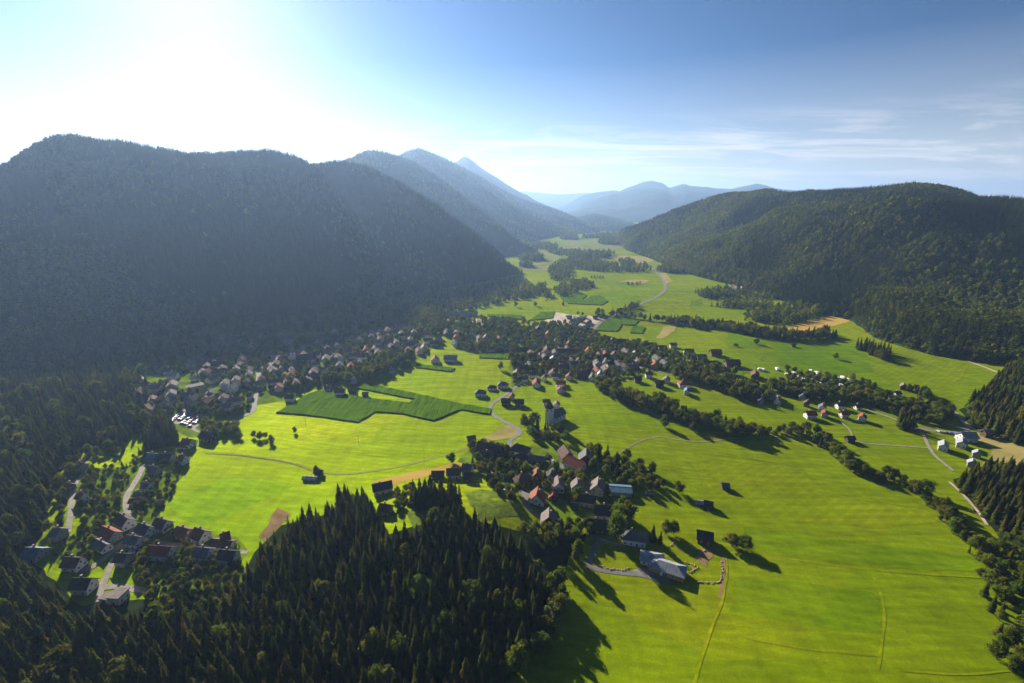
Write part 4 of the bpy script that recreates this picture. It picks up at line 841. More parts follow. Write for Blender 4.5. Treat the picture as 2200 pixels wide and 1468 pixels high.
# ------------------------------------------------------------------ where the trees stand
AREA = {
 'bigwood': ('dark spruce in the big wood below the hamlet', 'spruces of the big near wood', 'spruce'),
 'leftwood': ('spruce in the shaded wood along the left edge', 'spruces of the left wood', 'spruce'),
 'rightwood': ('dense spruce in the plantation at the right edge', 'spruces of the right plantation', 'spruce'),
 'upwood': ('tall spruce in the wood above the right farm', 'spruces of the upper right wood', 'spruce'),
 'clump': ('spruce in the compact clump on the upper right meadow', 'spruces of the meadow clump', 'spruce'),
 'hedge': ('leafy tree in the long curving hedgerow across the meadow', 'trees of the long hedgerow', 'tree'),
 'belt': ('leafy tree in the belt between village and apartment blocks', 'trees of the village belt', 'tree'),
 'farbelt': ('tree in the straight belt crossing the far meadows', 'trees of the far belt', 'tree'),
 'hamlet': ('garden tree between the hamlet houses', 'garden trees of the hamlet', 'tree'),
 'orchard': ('orchard tree on the slope right of the hamlet', 'orchard trees beside the hamlet', 'tree'),
 'lowgarden': ('garden tree around the houses by the left wood', 'garden trees by the left wood', 'tree'),
 'town': ('tree between the crowded town houses', 'trees of the town', 'tree'),
 'village': ('tree between the houses of the mid valley village', 'trees of the village', 'tree'),
 'woodrim': ('leafy tree on the rim of the big near wood', 'leafy trees of the wood rim', 'tree'),
 'camp': ('tree around the caravan site and red roofed estate', 'trees of the caravan site', 'tree'),
 'rightrim': ('leafy tree bordering the right meadow below the plantation', 'trees of the right meadow border', 'tree'),
 'church': ('broad tree beside the white village church', 'trees beside the church', 'tree'),
 'valley': ('tree in the copses deep in the valley', 'trees of the valley copses', 'tree'),
 'foothill': ('tree on the lower fringe of the left mountain', 'trees of the mountain fringe', 'tree'),
 'row': ('round leafy tree in the row behind the steep roofed house', 'round trees behind the steep roofed house', 'tree'),
}
TREES = []; CELL = {}
def free(x, y, d, avoid=True):
    i, j = int(x // 12), int(y // 12)
    for a in range(i - 1, i + 2):
        for b in range(j - 1, j + 2):
            for q in CELL.get((a, b), ()):
                if (q[0] - x) ** 2 + (q[1] - y) ** 2 < (d * .5 + q[2] * .5) ** 2: return False
    if avoid:
        for q in BLOCK:
            if abs(q[0] - x) < q[2] + 1 and abs(q[1] - y) < q[2] + 1 and (q[0] - x) ** 2 + (q[1] - y) ** 2 < (q[2] * .85 + d * .2) ** 2: return False
        for q in ROADPTS:
            if abs(q[0] - x) < q[2] + 2 and abs(q[1] - y) < q[2] + 2 and (q[0] - x) ** 2 + (q[1] - y) ** 2 < (q[2] + d * .15) ** 2: return False
        for p in MZ:
            if inside(x, y, p): return False
    return True
def add(x, y, h, kind, key, d, avoid=True, label=None, z=None, wide=1.0):
    if not free(x, y, d, avoid): return False
    CELL.setdefault((int(x // 12), int(y // 12)), []).append((x, y, d)); TREES.append((x, y, H(x, y) if z is None else z, h, kind, key, label, wide)); return True
def region(pts, n, d, hr, key, conif=0.0, avoid=True, world_margin=0):
    gp = [(p.x, p.y) for p in gpoly(pts)]; xs = [p[0] for p in gp]; ys = [p[1] for p in gp]; c = 0
    for _ in range(n * 12):
        if c >= n: break
        x, y = random.uniform(min(xs), max(xs)), random.uniform(min(ys), max(ys))
        if inside(x, y, gp):
            k = 's' if random.random() < conif else 'l'; h = random.uniform(*hr) * (1.25 if k == 's' else 1)
            c += add(x, y, h, k, key, d * random.uniform(.8, 1.15), avoid)
def line(pts, width, d, hr, key, conif=0.0, avoid=False, dens=1.0):
    ln = smooth_line([Vector((p.x, p.y)) for p in gpoly(pts)], 2.5)
    for p in ln:
        for _ in range(max(2, int(width / 1.8))):
            if random.random() > dens: continue
            x, y = p.x + random.uniform(-.5, .5) * width, p.y + random.uniform(-.5, .5) * width
            k = 's' if random.random() < conif else 'l'; add(x, y, random.uniform(*hr) * (1.25 if k == 's' else 1), k, key, d * random.uniform(.75, 1.15), avoid)
for px, py, h, k, lb, wd in [
 (1459, 1059, 9, 'l', 'lone round tree casting a shadow on the right meadow', 1), (1598, 1181, 9.5, 'l', 'large round tree on the right meadow, left of the touching pair', 1.35), (1572, 1174, 8.5, 'l', 'round tree nearest the big dark barn on the right meadow', 1.3), (1430, 1147, 10, 'l', 'slim tree, left of the two above the white house', .8), (1447, 1149, 10, 'l', 'slim tree, right of the two above the white house', .85),
 (1427, 917, 11, 'l', 'bushy lone tree below the hedgerow bend', 1.1), (1487, 926, 9, 'l', 'lone tree on the dry patch under the hedgerow', 1), (1795, 772, 9, 'l', 'lone round tree on the upper right meadow', 1), (634, 930, 6, 'l', 'small lone tree in the left meadow beside a thin ditch', .9), (1324, 1160, 21, 'l', 'very tall broad tree beside the white house', .75), (1402, 1162, 13, 's', 'dark conifer right of the white house', 1), (1418, 1170, 11, 's', 'small conifer above the new building', 1),
 (680, 1018, 7, 'l', 'small dark tree at the field huts', 1), (546, 940, 6.5, 'l', 'first tree of the small group in the left meadow', 1), (558, 944, 7, 'l', 'second tree of the small group in the left meadow', 1), (570, 942, 6, 'l', 'third tree of the small group in the left meadow', 1), (584, 952, 6, 'l', 'tree just right of the small meadow group', 1), (582, 945, 5, 'l', 'smallest tree behind the meadow group', 1),
 (509, 918, 7, 'l', 'tree at the bend of the town street', 1), (490, 925, 8, 'l', 'dark tree on the meadow edge below the town street', 1.1), (516, 942, 6, 'l', 'low tree at the meadow edge', 1.2), (1242, 1200, 14, 'l', 'tall tree alone beside the drive to the new building', .7), (1236, 1208, 10, 'l', 'lower tree beside the drive to the new building', .8), (1184, 1180, 13, 'l', 'pale tree at the wood corner above the meadow', .7),
 (970, 995, 9, 'l', 'leafy tree at the junction of farm path and hamlet', 1), (1076, 795, 11, 'l', 'lone tree with long shadow before the village', .9), (1125, 700, 17, 'l', 'tall lone tree behind the village', .8), (1415, 690, 10, 'l', 'lone tree in the meadow right of the stepped maize', 1), (1625, 740, 9, 'l', 'dark bush tree in the far right meadow', 1.2), (1580, 745, 5, 'l', 'flat bush in the far right meadow', 1.6),
 (1108, 660, 12, 'l', 'slim tree in the upper left meadow', .7), (1150, 658, 10, 'l', 'round tree in the upper left meadow', 1), (1210, 656, 13, 's', 'dark conifer beside the far notched maize', 1.3), (1016, 662, 8, 'l', 'first bush of the row above the factory', 1.2), (1028, 660, 9, 'l', 'second bush of the row above the factory', 1.1), (1039, 657, 12, 'l', 'third tree of the row above the factory', 1), (1050, 654, 12, 's', 'pointed tree of the row above the factory', 1.2), (1380, 1262, .1, 'l', None, 1)]:
    g = G(px, py)
    if h > 1: add(g.x, g.y, h, k, 'lone', 3, False, lb, None, wd)
# near woods
region([(-120, 1215), (40, 1205), (115, 1290), (175, 1345), (330, 1350), (500, 1320), (560, 1215), (640, 1130), (710, 1105), (750, 1075), (790, 1090), (830, 1160), (890, 1170), (930, 1120), (1010, 1125), (1080, 1165), (1135, 1210), (1165, 1245), (1160, 1330), (1105, 1430), (990, 1540), (-150, 1540)], 2000, 4.3, (8, 15.5), 'bigwood', .94, False)
region(z6((440, 640), (560, 610), (690, 620), (780, 650), (760, 690), (560, 690), (450, 680)), 40, 4.2, (15, 17.5), 'bigwood', 1.0, False)
region([(1130, 1350), (1200, 1240), (1215, 1290), (1180, 1390), (1080, 1468), (1000, 1500)], 50, 5, (9, 14), 'woodrim', .1, False)
region([(-160, 840), (0, 815), (300, 800), (322, 850), (315, 920), (270, 950), (160, 960), (125, 1010), (100, 1060), (85, 1150), (40, 1200), (-150, 1215)], 1250, 5.6, (9, 15), 'leftwood', .86)
region(z5((820, 70), (900, 40), (970, 60), (975, 130), (900, 165), (800, 160)), 45, 4.6, (12, 15.5), 'leftwood', 1.0)
region([(2050, 1045), (2120, 1015), (2330, 1020), (2380, 1190), (2175, 1160), (2118, 1112)], 620, 3.7, (11, 13.5), 'rightwood', 1.0, True)
region([(2070, 885), (2120, 850), (2165, 800), (2330, 780), (2400, 955), (2180, 955), (2100, 925)], 520, 5.2, (14, 19), 'upwood', .92)
region(z4((505, 545), (600, 540), (720, 570), (780, 600), (780, 630), (700, 640), (650, 610), (560, 570)), 60, 5.5, (12, 15.5), 'clump', .95)
# hedgerows and belts
HEDGE = z3((340, 870), (430, 920), (520, 960), (650, 1000), (800, 1040), (950, 1110), (1120, 1150), (1300, 1190), (1500, 1215), (1700, 1215), (1900, 1215), (2020, 1230)) + z8((410, 130), (470, 170), (540, 220), (620, 290), (720, 325), (860, 355), (960, 405), (1060, 480), (1110, 535), (1170, 600), (1240, 670), (1310, 730))
line(z3((340, 855), (450, 905), (560, 960), (700, 1005), (850, 1040), (1000, 1110), (1250, 1170), (1400, 1215)), 17, 6.5, (9, 15), 'hedge', .06)
line(HEDGE[6:], 10, 5.4, (5, 11.5), 'hedge', .03)
line(HEDGE, 12, 3.0, (2, 4.5), 'hedge', .0)
line(z8((1290, 720), (1350, 790), (1410, 880), (1420, 970), (1450, 1070), (1500, 1160), (1540, 1250), (1545, 1420)), 13, 5.5, (5.5, 10), 'rightrim', .12)
region([(2120, 1180), (2200, 1150), (2330, 1180), (2330, 1500), (2190, 1468), (2180, 1350), (2140, 1260)], 150, 6, (6, 11), 'rightrim', .3)
line(z3((990, 770), (1130, 800), (1250, 830), (1400, 870), (1550, 890)), 24, 6.5, (9, 14), 'belt', .15)
line(z3((1390, 910), (1450, 930), (1580, 930)), 18, 6.5, (9, 13), 'belt', .1)
line(z3((900, 345), (1100, 375), (1300, 392), (1450, 415), (1600, 445), (1750, 462), (1950, 466), (2100, 445)), 26, 8, (11, 17), 'farbelt', .3)
line(z3((430, 290), (500, 270), (560, 240), (630, 205)), 12, 8, (8, 13), 'farbelt', .2)
line(z3((540, 300), (700, 320), (860, 340)), 6, 9, (8, 13), 'farbelt', .1, False, .7)
region(z3((1450, 320), (1600, 270), (1760, 220), (1980, 200), (2200, 210), (2200, 250), (1950, 330), (1800, 370), (1600, 345)), 260, 9, (12, 18), 'farbelt', .25)
region(z3((1190, 215), (1400, 235), (1650, 240), (1680, 205), (1400, 195)), 70, 9, (11, 16), 'farbelt', .2)
region(z3((1065, 105), (1300, 85), (1500, 105), (1720, 160), (1400, 155), (1150, 150)), 110, 9, (11, 17), 'farbelt', .3)
# gardens
region(z7((1450, 260), (1700, 320), (1850, 420), (1800, 620), (1600, 520), (1430, 500)), 34, 6, (7, 12), 'orchard', .25)
region(z7((1800, 350), (2100, 430), (2250, 560), (2100, 720), (1850, 720), (1750, 560)), 20, 7, (6, 10), 'orchard', .1)
region(z7b((640, 260), (760, 240), (1000, 280), (980, 330), (700, 320)), 8, 5, (5, 8), 'orchard', 0)
region(z7((100, 180), (500, 250), (900, 330), (1200, 400), (1700, 700), (1700, 900), (1300, 900), (1000, 800), (500, 650), (50, 500)), 80, 5, (4, 9.5), 'hamlet', .12)
region(z7((680, 0), (1150, 60), (1250, 200), (1000, 190), (780, 120)), 24, 6.5, (7, 12), 'church', .2)
region(z6((1150, 120), (1300, 90), (1310, 160), (1180, 190)), 9, 7, (12, 15), 'church', 0)
line(z7((760, 1230), (850, 1260), (1050, 1270), (1250, 1240), (1420, 1200)), 10, 5, (6.5, 9.5), 'row', 0)
region(z7((1680, 1000), (1900, 1000), (1950, 1120), (1750, 1250)), 8, 6, (9, 14), 'hamlet', .1)
region(z7((250, 620), (420, 640), (640, 800), (560, 900), (350, 760)), 12, 5, (5, 10), 'hamlet', .1)
region(z6((300, 560), (440, 520), (430, 640), (330, 680)), 14, 4, (3, 7), 'hamlet', .1)
region(z5((420, 300), (680, 260), (760, 180), (860, 190), (1000, 210), (1010, 330), (900, 500), (740, 640), (560, 680), (420, 640), (420, 470)), 120, 4.4, (2.2, 6), 'lowgarden', .08)
region(z5((250, 330), (330, 190), (440, 180), (640, 130), (700, 190), (450, 260), (390, 420), (370, 600), (230, 640)), 75, 5, (4, 9.5), 'lowgarden', .3)
region(z5((330, 620), (640, 680), (640, 770), (480, 860), (300, 760)), 30, 5, (4, 8), 'lowgarden', .15)
region(z5((720, 800), (950, 780), (1330, 790), (1370, 900), (1300, 1040), (850, 1050)), 150, 3.6, (2, 5.5), 'lowgarden', .05)
region(z5((740, 600), (900, 640), (1150, 690), (1330, 700), (1330, 790), (800, 790)), 50, 4, (2.5, 6), 'lowgarden', .05)
region(z4b((-50, 1000), (100, 860), (400, 800), (560, 880), (1050, 900), (1350, 1000), (1450, 1060), (1250, 1180), (900, 1200), (640, 1090), (450, 1160), (300, 1260), (120, 1200)), 120, 6, (5, 9.5), 'town', .12)
region(z4b((850, 1250), (1100, 1290), (1330, 1360), (1200, 1430), (900, 1440)), 26, 5.5, (6, 10), 'town', .05)
region(z4b((300, 700), (800, 560), (1000, 380), (1400, 160), (1900, 300), (2500, 180), (3100, 20), (3450, 160), (3350, 380), (3000, 520), (2700, 640), (2500, 760), (2000, 900), (1600, 900), (1100, 850), (700, 700)), 600, 5.2, (4.5, 11), 'town', .15)
region(z5b((600, 850), (1000, 760), (1400, 640), (1750, 560), (1800, 640), (1450, 800), (1250, 880), (700, 940)), 80, 6.5, (9, 15), 'town', .2)
region(z6b((380, 350), (900, 330), (1400, 300), (1850, 270), (2100, 480), (2500, 520), (2950, 640), (3300, 740), (3600, 860), (3000, 850), (2700, 820), (2200, 930), (1900, 940), (1700, 880), (1300, 880), (1050, 980), (1050, 760), (1150, 620), (600, 620), (450, 560)), 780, 5.2, (4.5, 10.5), 'village', .14)
region(z6b((700, 240), (1100, 270), (1100, 330), (720, 320)), 40, 6, (7, 11), 'village', .1)
region(z6b((-300, 150), (100, 100), (260, 250), (820, 300), (800, 400), (0, 420), (-400, 380)), 170, 7.5, (9, 15), 'town', .2)
region(z6b((1040, 700), (1180, 690), (1180, 810), (1050, 830)), 14, 5, (10, 14), 'village', .9)
region(z4((-180, 830), (300, 870), (560, 900), (900, 960), (1150, 1020), (1250, 1080), (1180, 1150), (950, 1120), (780, 1060), (560, 980), (300, 960), (150, 940), (-150, 900)), 190, 6, (8, 13), 'camp', .18)
region(z4((-50, 720), (250, 760), (560, 800), (700, 880), (500, 870), (200, 840), (-50, 800)), 50, 6, (5, 9), 'camp', .2)
region(z4((840, 1140), (930, 1130), (940, 1200), (850, 1200)), 8, 5, (11, 15), 'camp', .9)
region(z4((910, 870), (1000, 890), (1090, 930), (1080, 950), (920, 890)), 9, 5, (8, 11), 'camp', .3)
# far copses on the valley floor
for pts, n, hr, cf_ in [(z2b((870, 465), (1000, 440), (1180, 440), (1280, 470), (1450, 490), (1750, 530), (1700, 550), (1350, 555), (1180, 540), (1000, 520), (990, 620), (830, 640), (780, 540)), 290, (14, 20), .3),
   (z2b((770, 360), (1280, 370), (1420, 380), (1270, 440), (1000, 430), (900, 400)), 170, (16, 24), .3), (z2b((1800, 540), (1880, 500), (2200, 500), (2200, 570), (1900, 560)), 170, (14, 19), .3),
   (z2b((500, 430), (600, 400), (720, 420), (740, 440), (620, 450), (520, 445)), 60, (18, 26), .2), (z2b((500, 490), (620, 480), (630, 505), (540, 510)), 20, (14, 20), .2), (z2b((490, 760), (600, 700), (760, 690), (600, 800), (540, 825)), 60, (12, 18), .3),
   (z2b((830, 730), (920, 680), (1020, 720), (1060, 745), (900, 790)), 70, (10, 16), .2), (z2b((1000, 650), (1140, 640), (1210, 690), (1100, 720), (1010, 700)), 60, (11, 16), .2), (z2b((440, 275), (700, 290), (870, 300), (860, 345), (650, 335), (480, 310)), 160, (18, 26), .3),
   (z2b((1080, 235), (1260, 232), (1440, 232), (1440, 200), (1280, 205), (1100, 225)), 150, (20, 30), .3), (z2b((1260, 285), (1450, 300), (1550, 280), (1500, 250), (1280, 255)), 150, (20, 28), .3), (z2b((920, 215), (1060, 230), (1060, 245), (900, 240)), 90, (20, 30), .3),
   (z2b((1450, 460), (1540, 450), (1600, 470), (1500, 495)), 24, (14, 20), .1), (z2b((1655, 490), (1700, 485), (1705, 498)), 5, (14, 18), 0), (z2b((1815, 455), (1880, 440), (1870, 462)), 10, (12, 16), 0), (z2b((1180, 605), (1300, 600), (1300, 610), (1190, 612)), 10, (7, 9), 0), (z2b((1520, 665), (1660, 660), (1650, 672), (1530, 674)), 14, (7, 9), 0),
   (z2b((740, 825), (830, 790), (840, 800), (780, 830)), 12, (5, 8), 0), (z2b((1030, 950), (1110, 950), (1120, 962)), 8, (6, 8), 0), (z2b((1200, 945), (1280, 935), (1340, 985), (1250, 975)), 22, (8, 12), 0)]:
    region(pts, n, 9, hr, 'valley', cf_, True)
region([(-60, 835), (0, 790), (150, 768), (300, 742), (450, 712), (600, 686), (750, 660), (870, 642), (930, 630), (1000, 625), (1080, 605), (1130, 610), (1200, 640), (1130, 640), (1010, 668), (930, 688), (880, 700), (800, 705), (620, 720), (480, 770), (380, 800), (300, 815), (100, 830)], 1100, 8, (9, 17), 'foothill', .35)
# ------------------------------------------------------------------ nearest 300 of each kind as individuals, the rest as woods
scored = {'s': [], 'l': []}; rest = []
for t in TREES:
    px, py, zc = P(t[0], t[1], t[2] + t[3] * .6)
    vis = -15 < px < 2215 and -10 < py < 1490
    scored[t[4]].append(((0 if t[6] else 1), 0 if vis else 1, -t[3] / zc, t, t[3] * F / zc))
chosen = []
for k in 'sl':
    scored[k].sort(key=lambda q: q[:3])
    n = 0
    for q in scored[k]:
        if n < 298 and q[1] == 0: chosen.append((q[3], q[4])); n += 1
        else: rest.append(q[3])
for i, (t, size) in enumerate(chosen):
    x, y, z, h, k, key, lb, wd = t
    rz = random.random() * 6.28; sxy = h * wd * random.uniform(.92, 1.12) * (1 if k == 's' else 1.0)
    if k == 's': vi = random.choice((0, 0, 1, 1, 2, 2, 3, 3, 4, 5, 5, 6)); cr, tr, jo, nm = SPR[vi], SPRT, SPRJ[vi], 'spruce_tree'
    else: vi = random.choice((0, 1, 2, 2, 3, 0, 1, 4)); cr, tr, jo, nm = LEA[vi], LEAT[vi % 2], LEAJ[vi], 'leafy_tree'
    if size > 24:
        o = obj(nm, None, None, (x, y, z - .1), rz, (sxy, sxy, h)); obj('trunk', tr, o); obj('crown', cr, o)
    else: o = obj(nm, jo, None, (x, y, z - .1), rz, (sxy, sxy, h))
    if lb: tag(o, lb, 'tree')
    else:
        a = AREA[key]; sp_ = 'conifer' if (k == 's' and a[2] == 'tree') else None; l = a[0]
        if key == 'bigwood':
            qx, qy, _ = P(x, y, z)
            l = l.replace('in the big wood below the hamlet', 'low on the left slope below the row of houses' if qx < 380 else 'on the right flank of the big wood facing the meadow' if qx > 960 else 'in the upper tip of the big wood below the golden field' if qy < 1190 else 'at the near bottom end of the big wood' if qy > 1380 else 'in the middle of the big wood below the hamlet')
        if sp_: l = l.replace('leafy tree', 'conifer').replace('round leafy tree', 'conifer').replace('garden tree', 'garden conifer').replace('orchard tree', 'orchard conifer').replace('broad tree', 'conifer')
        if sp_ and 'conifer' not in l: l = l.replace('tree ', 'conifer ', 1)
        if k == 'l' and a[2] == 'spruce': l = l.replace('spruce', 'broadleaf tree', 1)
        tag(o, l, 'tree', a[1] + (', conifers' if sp_ else ', broadleaf' if (k == 'l' and a[2] == 'spruce') else ''))
PROTO = bpy.data.collections.new('tree_prototypes')
for i, me in enumerate(SPRJ + LEAJ + SPRF + LEAF_):
    PROTO.objects.link(bpy.data.objects.new('%02d_proto' % i, me))
gn = bpy.data.node_groups.new('plant_trees', 'GeometryNodeTree')
gn.interface.new_socket('Geometry', in_out='INPUT', socket_type='NodeSocketGeometry'); gn.interface.new_socket('Geometry', in_out='OUTPUT', socket_type='NodeSocketGeometry')
gi, go = gn.nodes.new('NodeGroupInput'), gn.nodes.new('NodeGroupOutput')
ci = gn.nodes.new('GeometryNodeCollectionInfo'); ci.inputs['Collection'].default_value = PROTO; ci.inputs['Separate Children'].default_value = True; ci.inputs['Reset Children'].default_value = True
ip = gn.nodes.new('GeometryNodeInstanceOnPoints'); ip.inputs['Pick Instance'].default_value = True
def attr(nm, ty):
    n = gn.nodes.new('GeometryNodeInputNamedAttribute'); n.data_type = ty; n.inputs[0].default_value = nm; return n.outputs[0]
gn.links.new(gi.outputs[0], ip.inputs['Points']); gn.links.new(ci.outputs[0], ip.inputs['Instance']); gn.links.new(attr('kind_index', 'INT'), ip.inputs['Instance Index'])
er = gn.nodes.new('FunctionNodeEulerToRotation'); gn.links.new(attr('turn', 'FLOAT_VECTOR'), er.inputs[0]); gn.links.new(er.outputs[0], ip.inputs['Rotation'])
gn.links.new(attr('size', 'FLOAT_VECTOR'), ip.inputs['Scale']); gn.links.new(ip.outputs[0], go.inputs[0])
def wood(name, label, items):
    """items: (x, y, z, height, prototype index, width factor)"""
    if not items: return
    a = np.array(items, float); n = len(a); me = bpy.data.meshes.new(name); me.vertices.add(n)
    co = a[:, :3].copy(); co[:, 2] -= .2; me.vertices.foreach_set('co', co.ravel())
    q = me.attributes.new('kind_index', 'INT', 'POINT'); q.data.foreach_set('value', a[:, 4].astype(np.int32))
    q = me.attributes.new('turn', 'FLOAT_VECTOR', 'POINT'); tv = np.zeros((n, 3)); tv[:, 2] = rng.random(n) * 6.283; tv[:, :2] = rng.normal(0, .03, (n, 2)); q.data.foreach_set('vector', tv.ravel())
    q = me.attributes.new('size', 'FLOAT_VECTOR', 'POINT'); sv = np.stack([a[:, 3] * a[:, 5], a[:, 3] * a[:, 5], a[:, 3]], 1); q.data.foreach_set('vector', sv.ravel())
    me.update(); o = obj(name, me); md = o.modifiers.new('trees', 'NODES'); md.node_group = gn
    return tag(o, label, 'forest', None, 'stuff')
def proto(k, dist):
    nS, nL = len(SPRJ), len(LEAJ)
    if dist < 900: return random.choice((0, 0, 1, 1, 2, 2, 3, 3, 4, 5, 5, 6)) if k == 's' else nS + random.choice((0, 1, 2, 3, 0, 1, 2, 4))
    return nS + nL + random.randrange(3) if k == 's' else nS + nL + 3 + random.randrange(2)
bykey = {}
for x, y, z, h, k, key, lb, wd in rest:
    bykey.setdefault(('spruce_forest' if k == 's' else 'leafy_forest'), []).append((x, y, z, h, proto(k, math.hypot(x, y)), random.uniform(.95, 1.2) * wd))
wood('spruce_forest', 'dark spruces of the near woods and gardens beyond the nearest ones', bykey.get('spruce_forest'))
wood('leafy_forest', 'leafy trees of hedges, gardens and copses farther up the valley', bykey.get('leafy_forest'))
def stand(x, y):
    v = fbm(x + 500, y, 1 / 190, 3) + random.gauss(0, .18)
    return len(SPRJ) + len(LEAJ) + (2 if v > .24 else 1 if v < -.2 else 0)
def hillwood(name, label, mt, n, hr, far, leafy=.12, patch=260, **k):
    it = []
    for x, y, z, h in mt.scatter(n, hr[0], hr[1], name, **k):
        lf = fbm(x, y, 1 / patch, 3) + random.gauss(0, .25) > .55 - leafy * 1.6
        hh = h * (.72 if lf else 1.0)
        it.append((x, y, z, hh, (proto('l', 9999 if far else 500) if lf else stand(x, y)), random.uniform(.95, 1.25)))
    wood(name, label, it)
hillwood('mountain_forest', 'dense conifer forest on the shaded left mountain', mA, 42000, (15, 23), True, .0)
hillwood('spur_forest', 'dense forest on the spur behind the left mountain', mB, 22000, (15, 23), True, .0)
def clr(u, q, x, y, z):
    px, py, _ = P(x, y, z); return inside(px, py, CLEAR)
CLEAR = z3((0, 0), (0, 0), (0, 0)); CLEAR = Z(1250, 360, 2.316, (1268, 235), (1300, 215), (1330, 205), (1338, 215), (1310, 235), (1280, 240))
hillwood('hill_forest', 'mixed sunlit forest on the long right hill', mC, 60000, (14, 22), True, .34, skip=clr)
hillwood('far_forest', 'hazy forest on the rounded blue mountain', mD, 20000, (15, 22), True, .1, vmin=.1)
hillwood('ridge_forest', 'hazy forest on the long falling ridge', mE, 22000, (16, 23), True, .1)
hillwood('knoll_forest', 'forest on the small far hill in mid valley', mG, 3000, (16, 24), True, .2)
cp_ = []; qs = np.linspace(.35, .85, 90); us_ = np.linspace(.45, .78, 170); idx = {}
vv, ff = [], []
for j, q in enumerate(qs):
    for i, u in enumerate(us_):
        x, y, z = mC.at(u, q); px, py, _ = P(x, y, z)
        if inside(px, py, CLEAR): idx[(i, j)] = len(vv); vv.append((x, y, z + 1.5))
for (i, j), k in idx.items():
    if (i + 1, j) in idx and (i, j + 1) in idx and (i + 1, j + 1) in idx: ff.append((k, idx[(i + 1, j)], idx[(i + 1, j + 1)], idx[(i, j + 1)]))
if ff: tag(obj('hill_pasture', mesh('hill_pasture', vv, ff, [M('clearing')])), 'small pale clearing high on the wooded right hill', 'pasture', None, 'structure')
# ------------------------------------------------------------------ cars, caravans, poles, boulders
def car_mesh(m):
    b = MB(); pr = [(-2.1, .35), (-2.1, .85), (-1.75, .95), (-1.35, 1.42), (.35, 1.45), (1.0, .98), (1.95, .82), (2.1, .6), (2.1, .35)]
    for s in (-1, 1): b.poly([(x, s * (.85 if z < 1 else .68), z) for x, z in pr][::-s])
    for i in range(len(pr)):
        (x0, z0), (x1, z1) = pr[i], pr[(i + 1) % len(pr)]; y0, y1 = (.85 if z0 < 1 else .68), (.85 if z1 < 1 else .68)
        b.poly([(x0, -y0, z0), (x0, y0, z0), (x1, y1, z1), (x1, -y1, z1)], 1 if (z0 > .9 and z1 > .9 and abs(z0 - z1) > .2) else 0)
    for s in (-1, 1): b.poly([(-1.3, s * .80, 1.0), (.85, s * .80, 1.0), (.3, s * .71, 1.38), (-1.25, s * .71, 1.38)][::s], 1)
    for x in (-1.3, 1.3):
        for s in (-1, 1):
            n = len(b.v); k = 8
            for yy in (s * .70, s * .88): b.v += [(x + .33 * math.cos(6.283 * i / k), yy, .33 + .33 * math.sin(6.283 * i / k)) for i in range(k)]
            for i in range(k): b.f.append((n + i, n + (i + 1) % k, n + k + (i + 1) % k, n + k + i)); b.m.append(2)
            b.f.append(tuple(range(n + k, n + 2 * k))); b.m.append(2)
    return b.me('car', [M(m), M('pane'), M('rubber')])
CARS = {c: car_mesh('car_' + c) for c in ('white', 'silver', 'black', 'red', 'blue')}
def put_car(g, rz, lab, grp):
    c = random.choice(('white', 'silver', 'silver', 'white', 'black', 'black', 'red', 'blue'))
    tag(obj('parked_car', CARS[c], None, (g.x, g.y, H(g.x, g.y) + off(g.x, g.y, 2.2)), rz), f'{c} {lab}', 'car', f'{c} {grp}')
for a, b in [((480, 1240), (600, 1150)), ((585, 1222), (690, 1140)), ((612, 1268), (775, 1150)), ((655, 1278), (790, 1185)), ((705, 1302), (860, 1190))]:
    pa, pb = [G(*q) for q in z4b(a, b)]; d = pb - pa; n = max(3, int(d.length / 2.9)); rz = math.atan2(d.y, d.x) + math.pi / 2
    for i in range(n):
        if random.random() < .92: put_car(pa.lerp(pb, i / n), rz + random.gauss(0, .03) + (math.pi if random.random() < .4 else 0), 'car parked in the rows of the gravel car park', 'cars in the car park')
pa, pb = [G(*q) for q in z4((1160, 1205), (1300, 1225))]
for i in range(9): put_car(pa.lerp(pb, i / 9), 1.5 + random.gauss(0, .1), 'car parked on the right farm yard', 'cars on the farm yard')
for q in z7((470, 745), (520, 760), (560, 770)): put_car(G(*q), random.uniform(0, 3), 'car parked on the hamlet lane by the wood', 'cars on the hamlet lane')
for q in z6b((1120, 990), (1150, 975)): put_car(G(*q), 1.0, 'car parked beside the winding village road', 'cars beside the village road')
for lb, gp_, n, poly in (('car parked between the crowded town houses', 'cars in the town', 26, TOWN), ('car parked between the houses of the mid valley village', 'cars in the village', 16, z6b((1250, 600), (1900, 560), (1950, 880), (1300, 880))), ('car parked beside the hamlet houses', 'cars in the hamlet', 7, z7((560, 330), (1250, 420), (1500, 700), (1300, 800), (700, 700))), ('car parked beside the houses by the left wood', 'cars by the left wood', 7, z5((600, 560), (1300, 660), (1300, 720), (640, 760)))):
    k = 0
    for _ in range(400):
        if k >= n: break
        xs = [p[0] for p in poly]; ys = [p[1] for p in poly]; px, py = random.uniform(min(xs), max(xs)), random.uniform(min(ys), max(ys))
        if not inside(px, py, poly): continue
        g = G(px, py)
        if any((g.x - b[0]) ** 2 + (g.y - b[1]) ** 2 < (1.6 + b[2]) ** 2 for b in BLOCK): continue
        put_car(g, random.uniform(0, 6.28), lb, gp_); k += 1
vb = MB(); pr = [(-2.6, .5), (-2.75, 1.3), (-2.3, 2.35), (-1.8, 2.55), (2.0, 2.55), (2.5, 2.2), (2.7, 1.2), (2.5, .5)]
for s in (-1, 1): vb.poly([(x, s * 1.1, z) for x, z in pr][::-s])
for i in range(len(pr)): (x0, z0), (x1, z1) = pr[i], pr[(i + 1) % len(pr)]; vb.poly([(x0, -1.1, z0), (x0, 1.1, z0), (x1, 1.1, z1), (x1, -1.1, z1)])
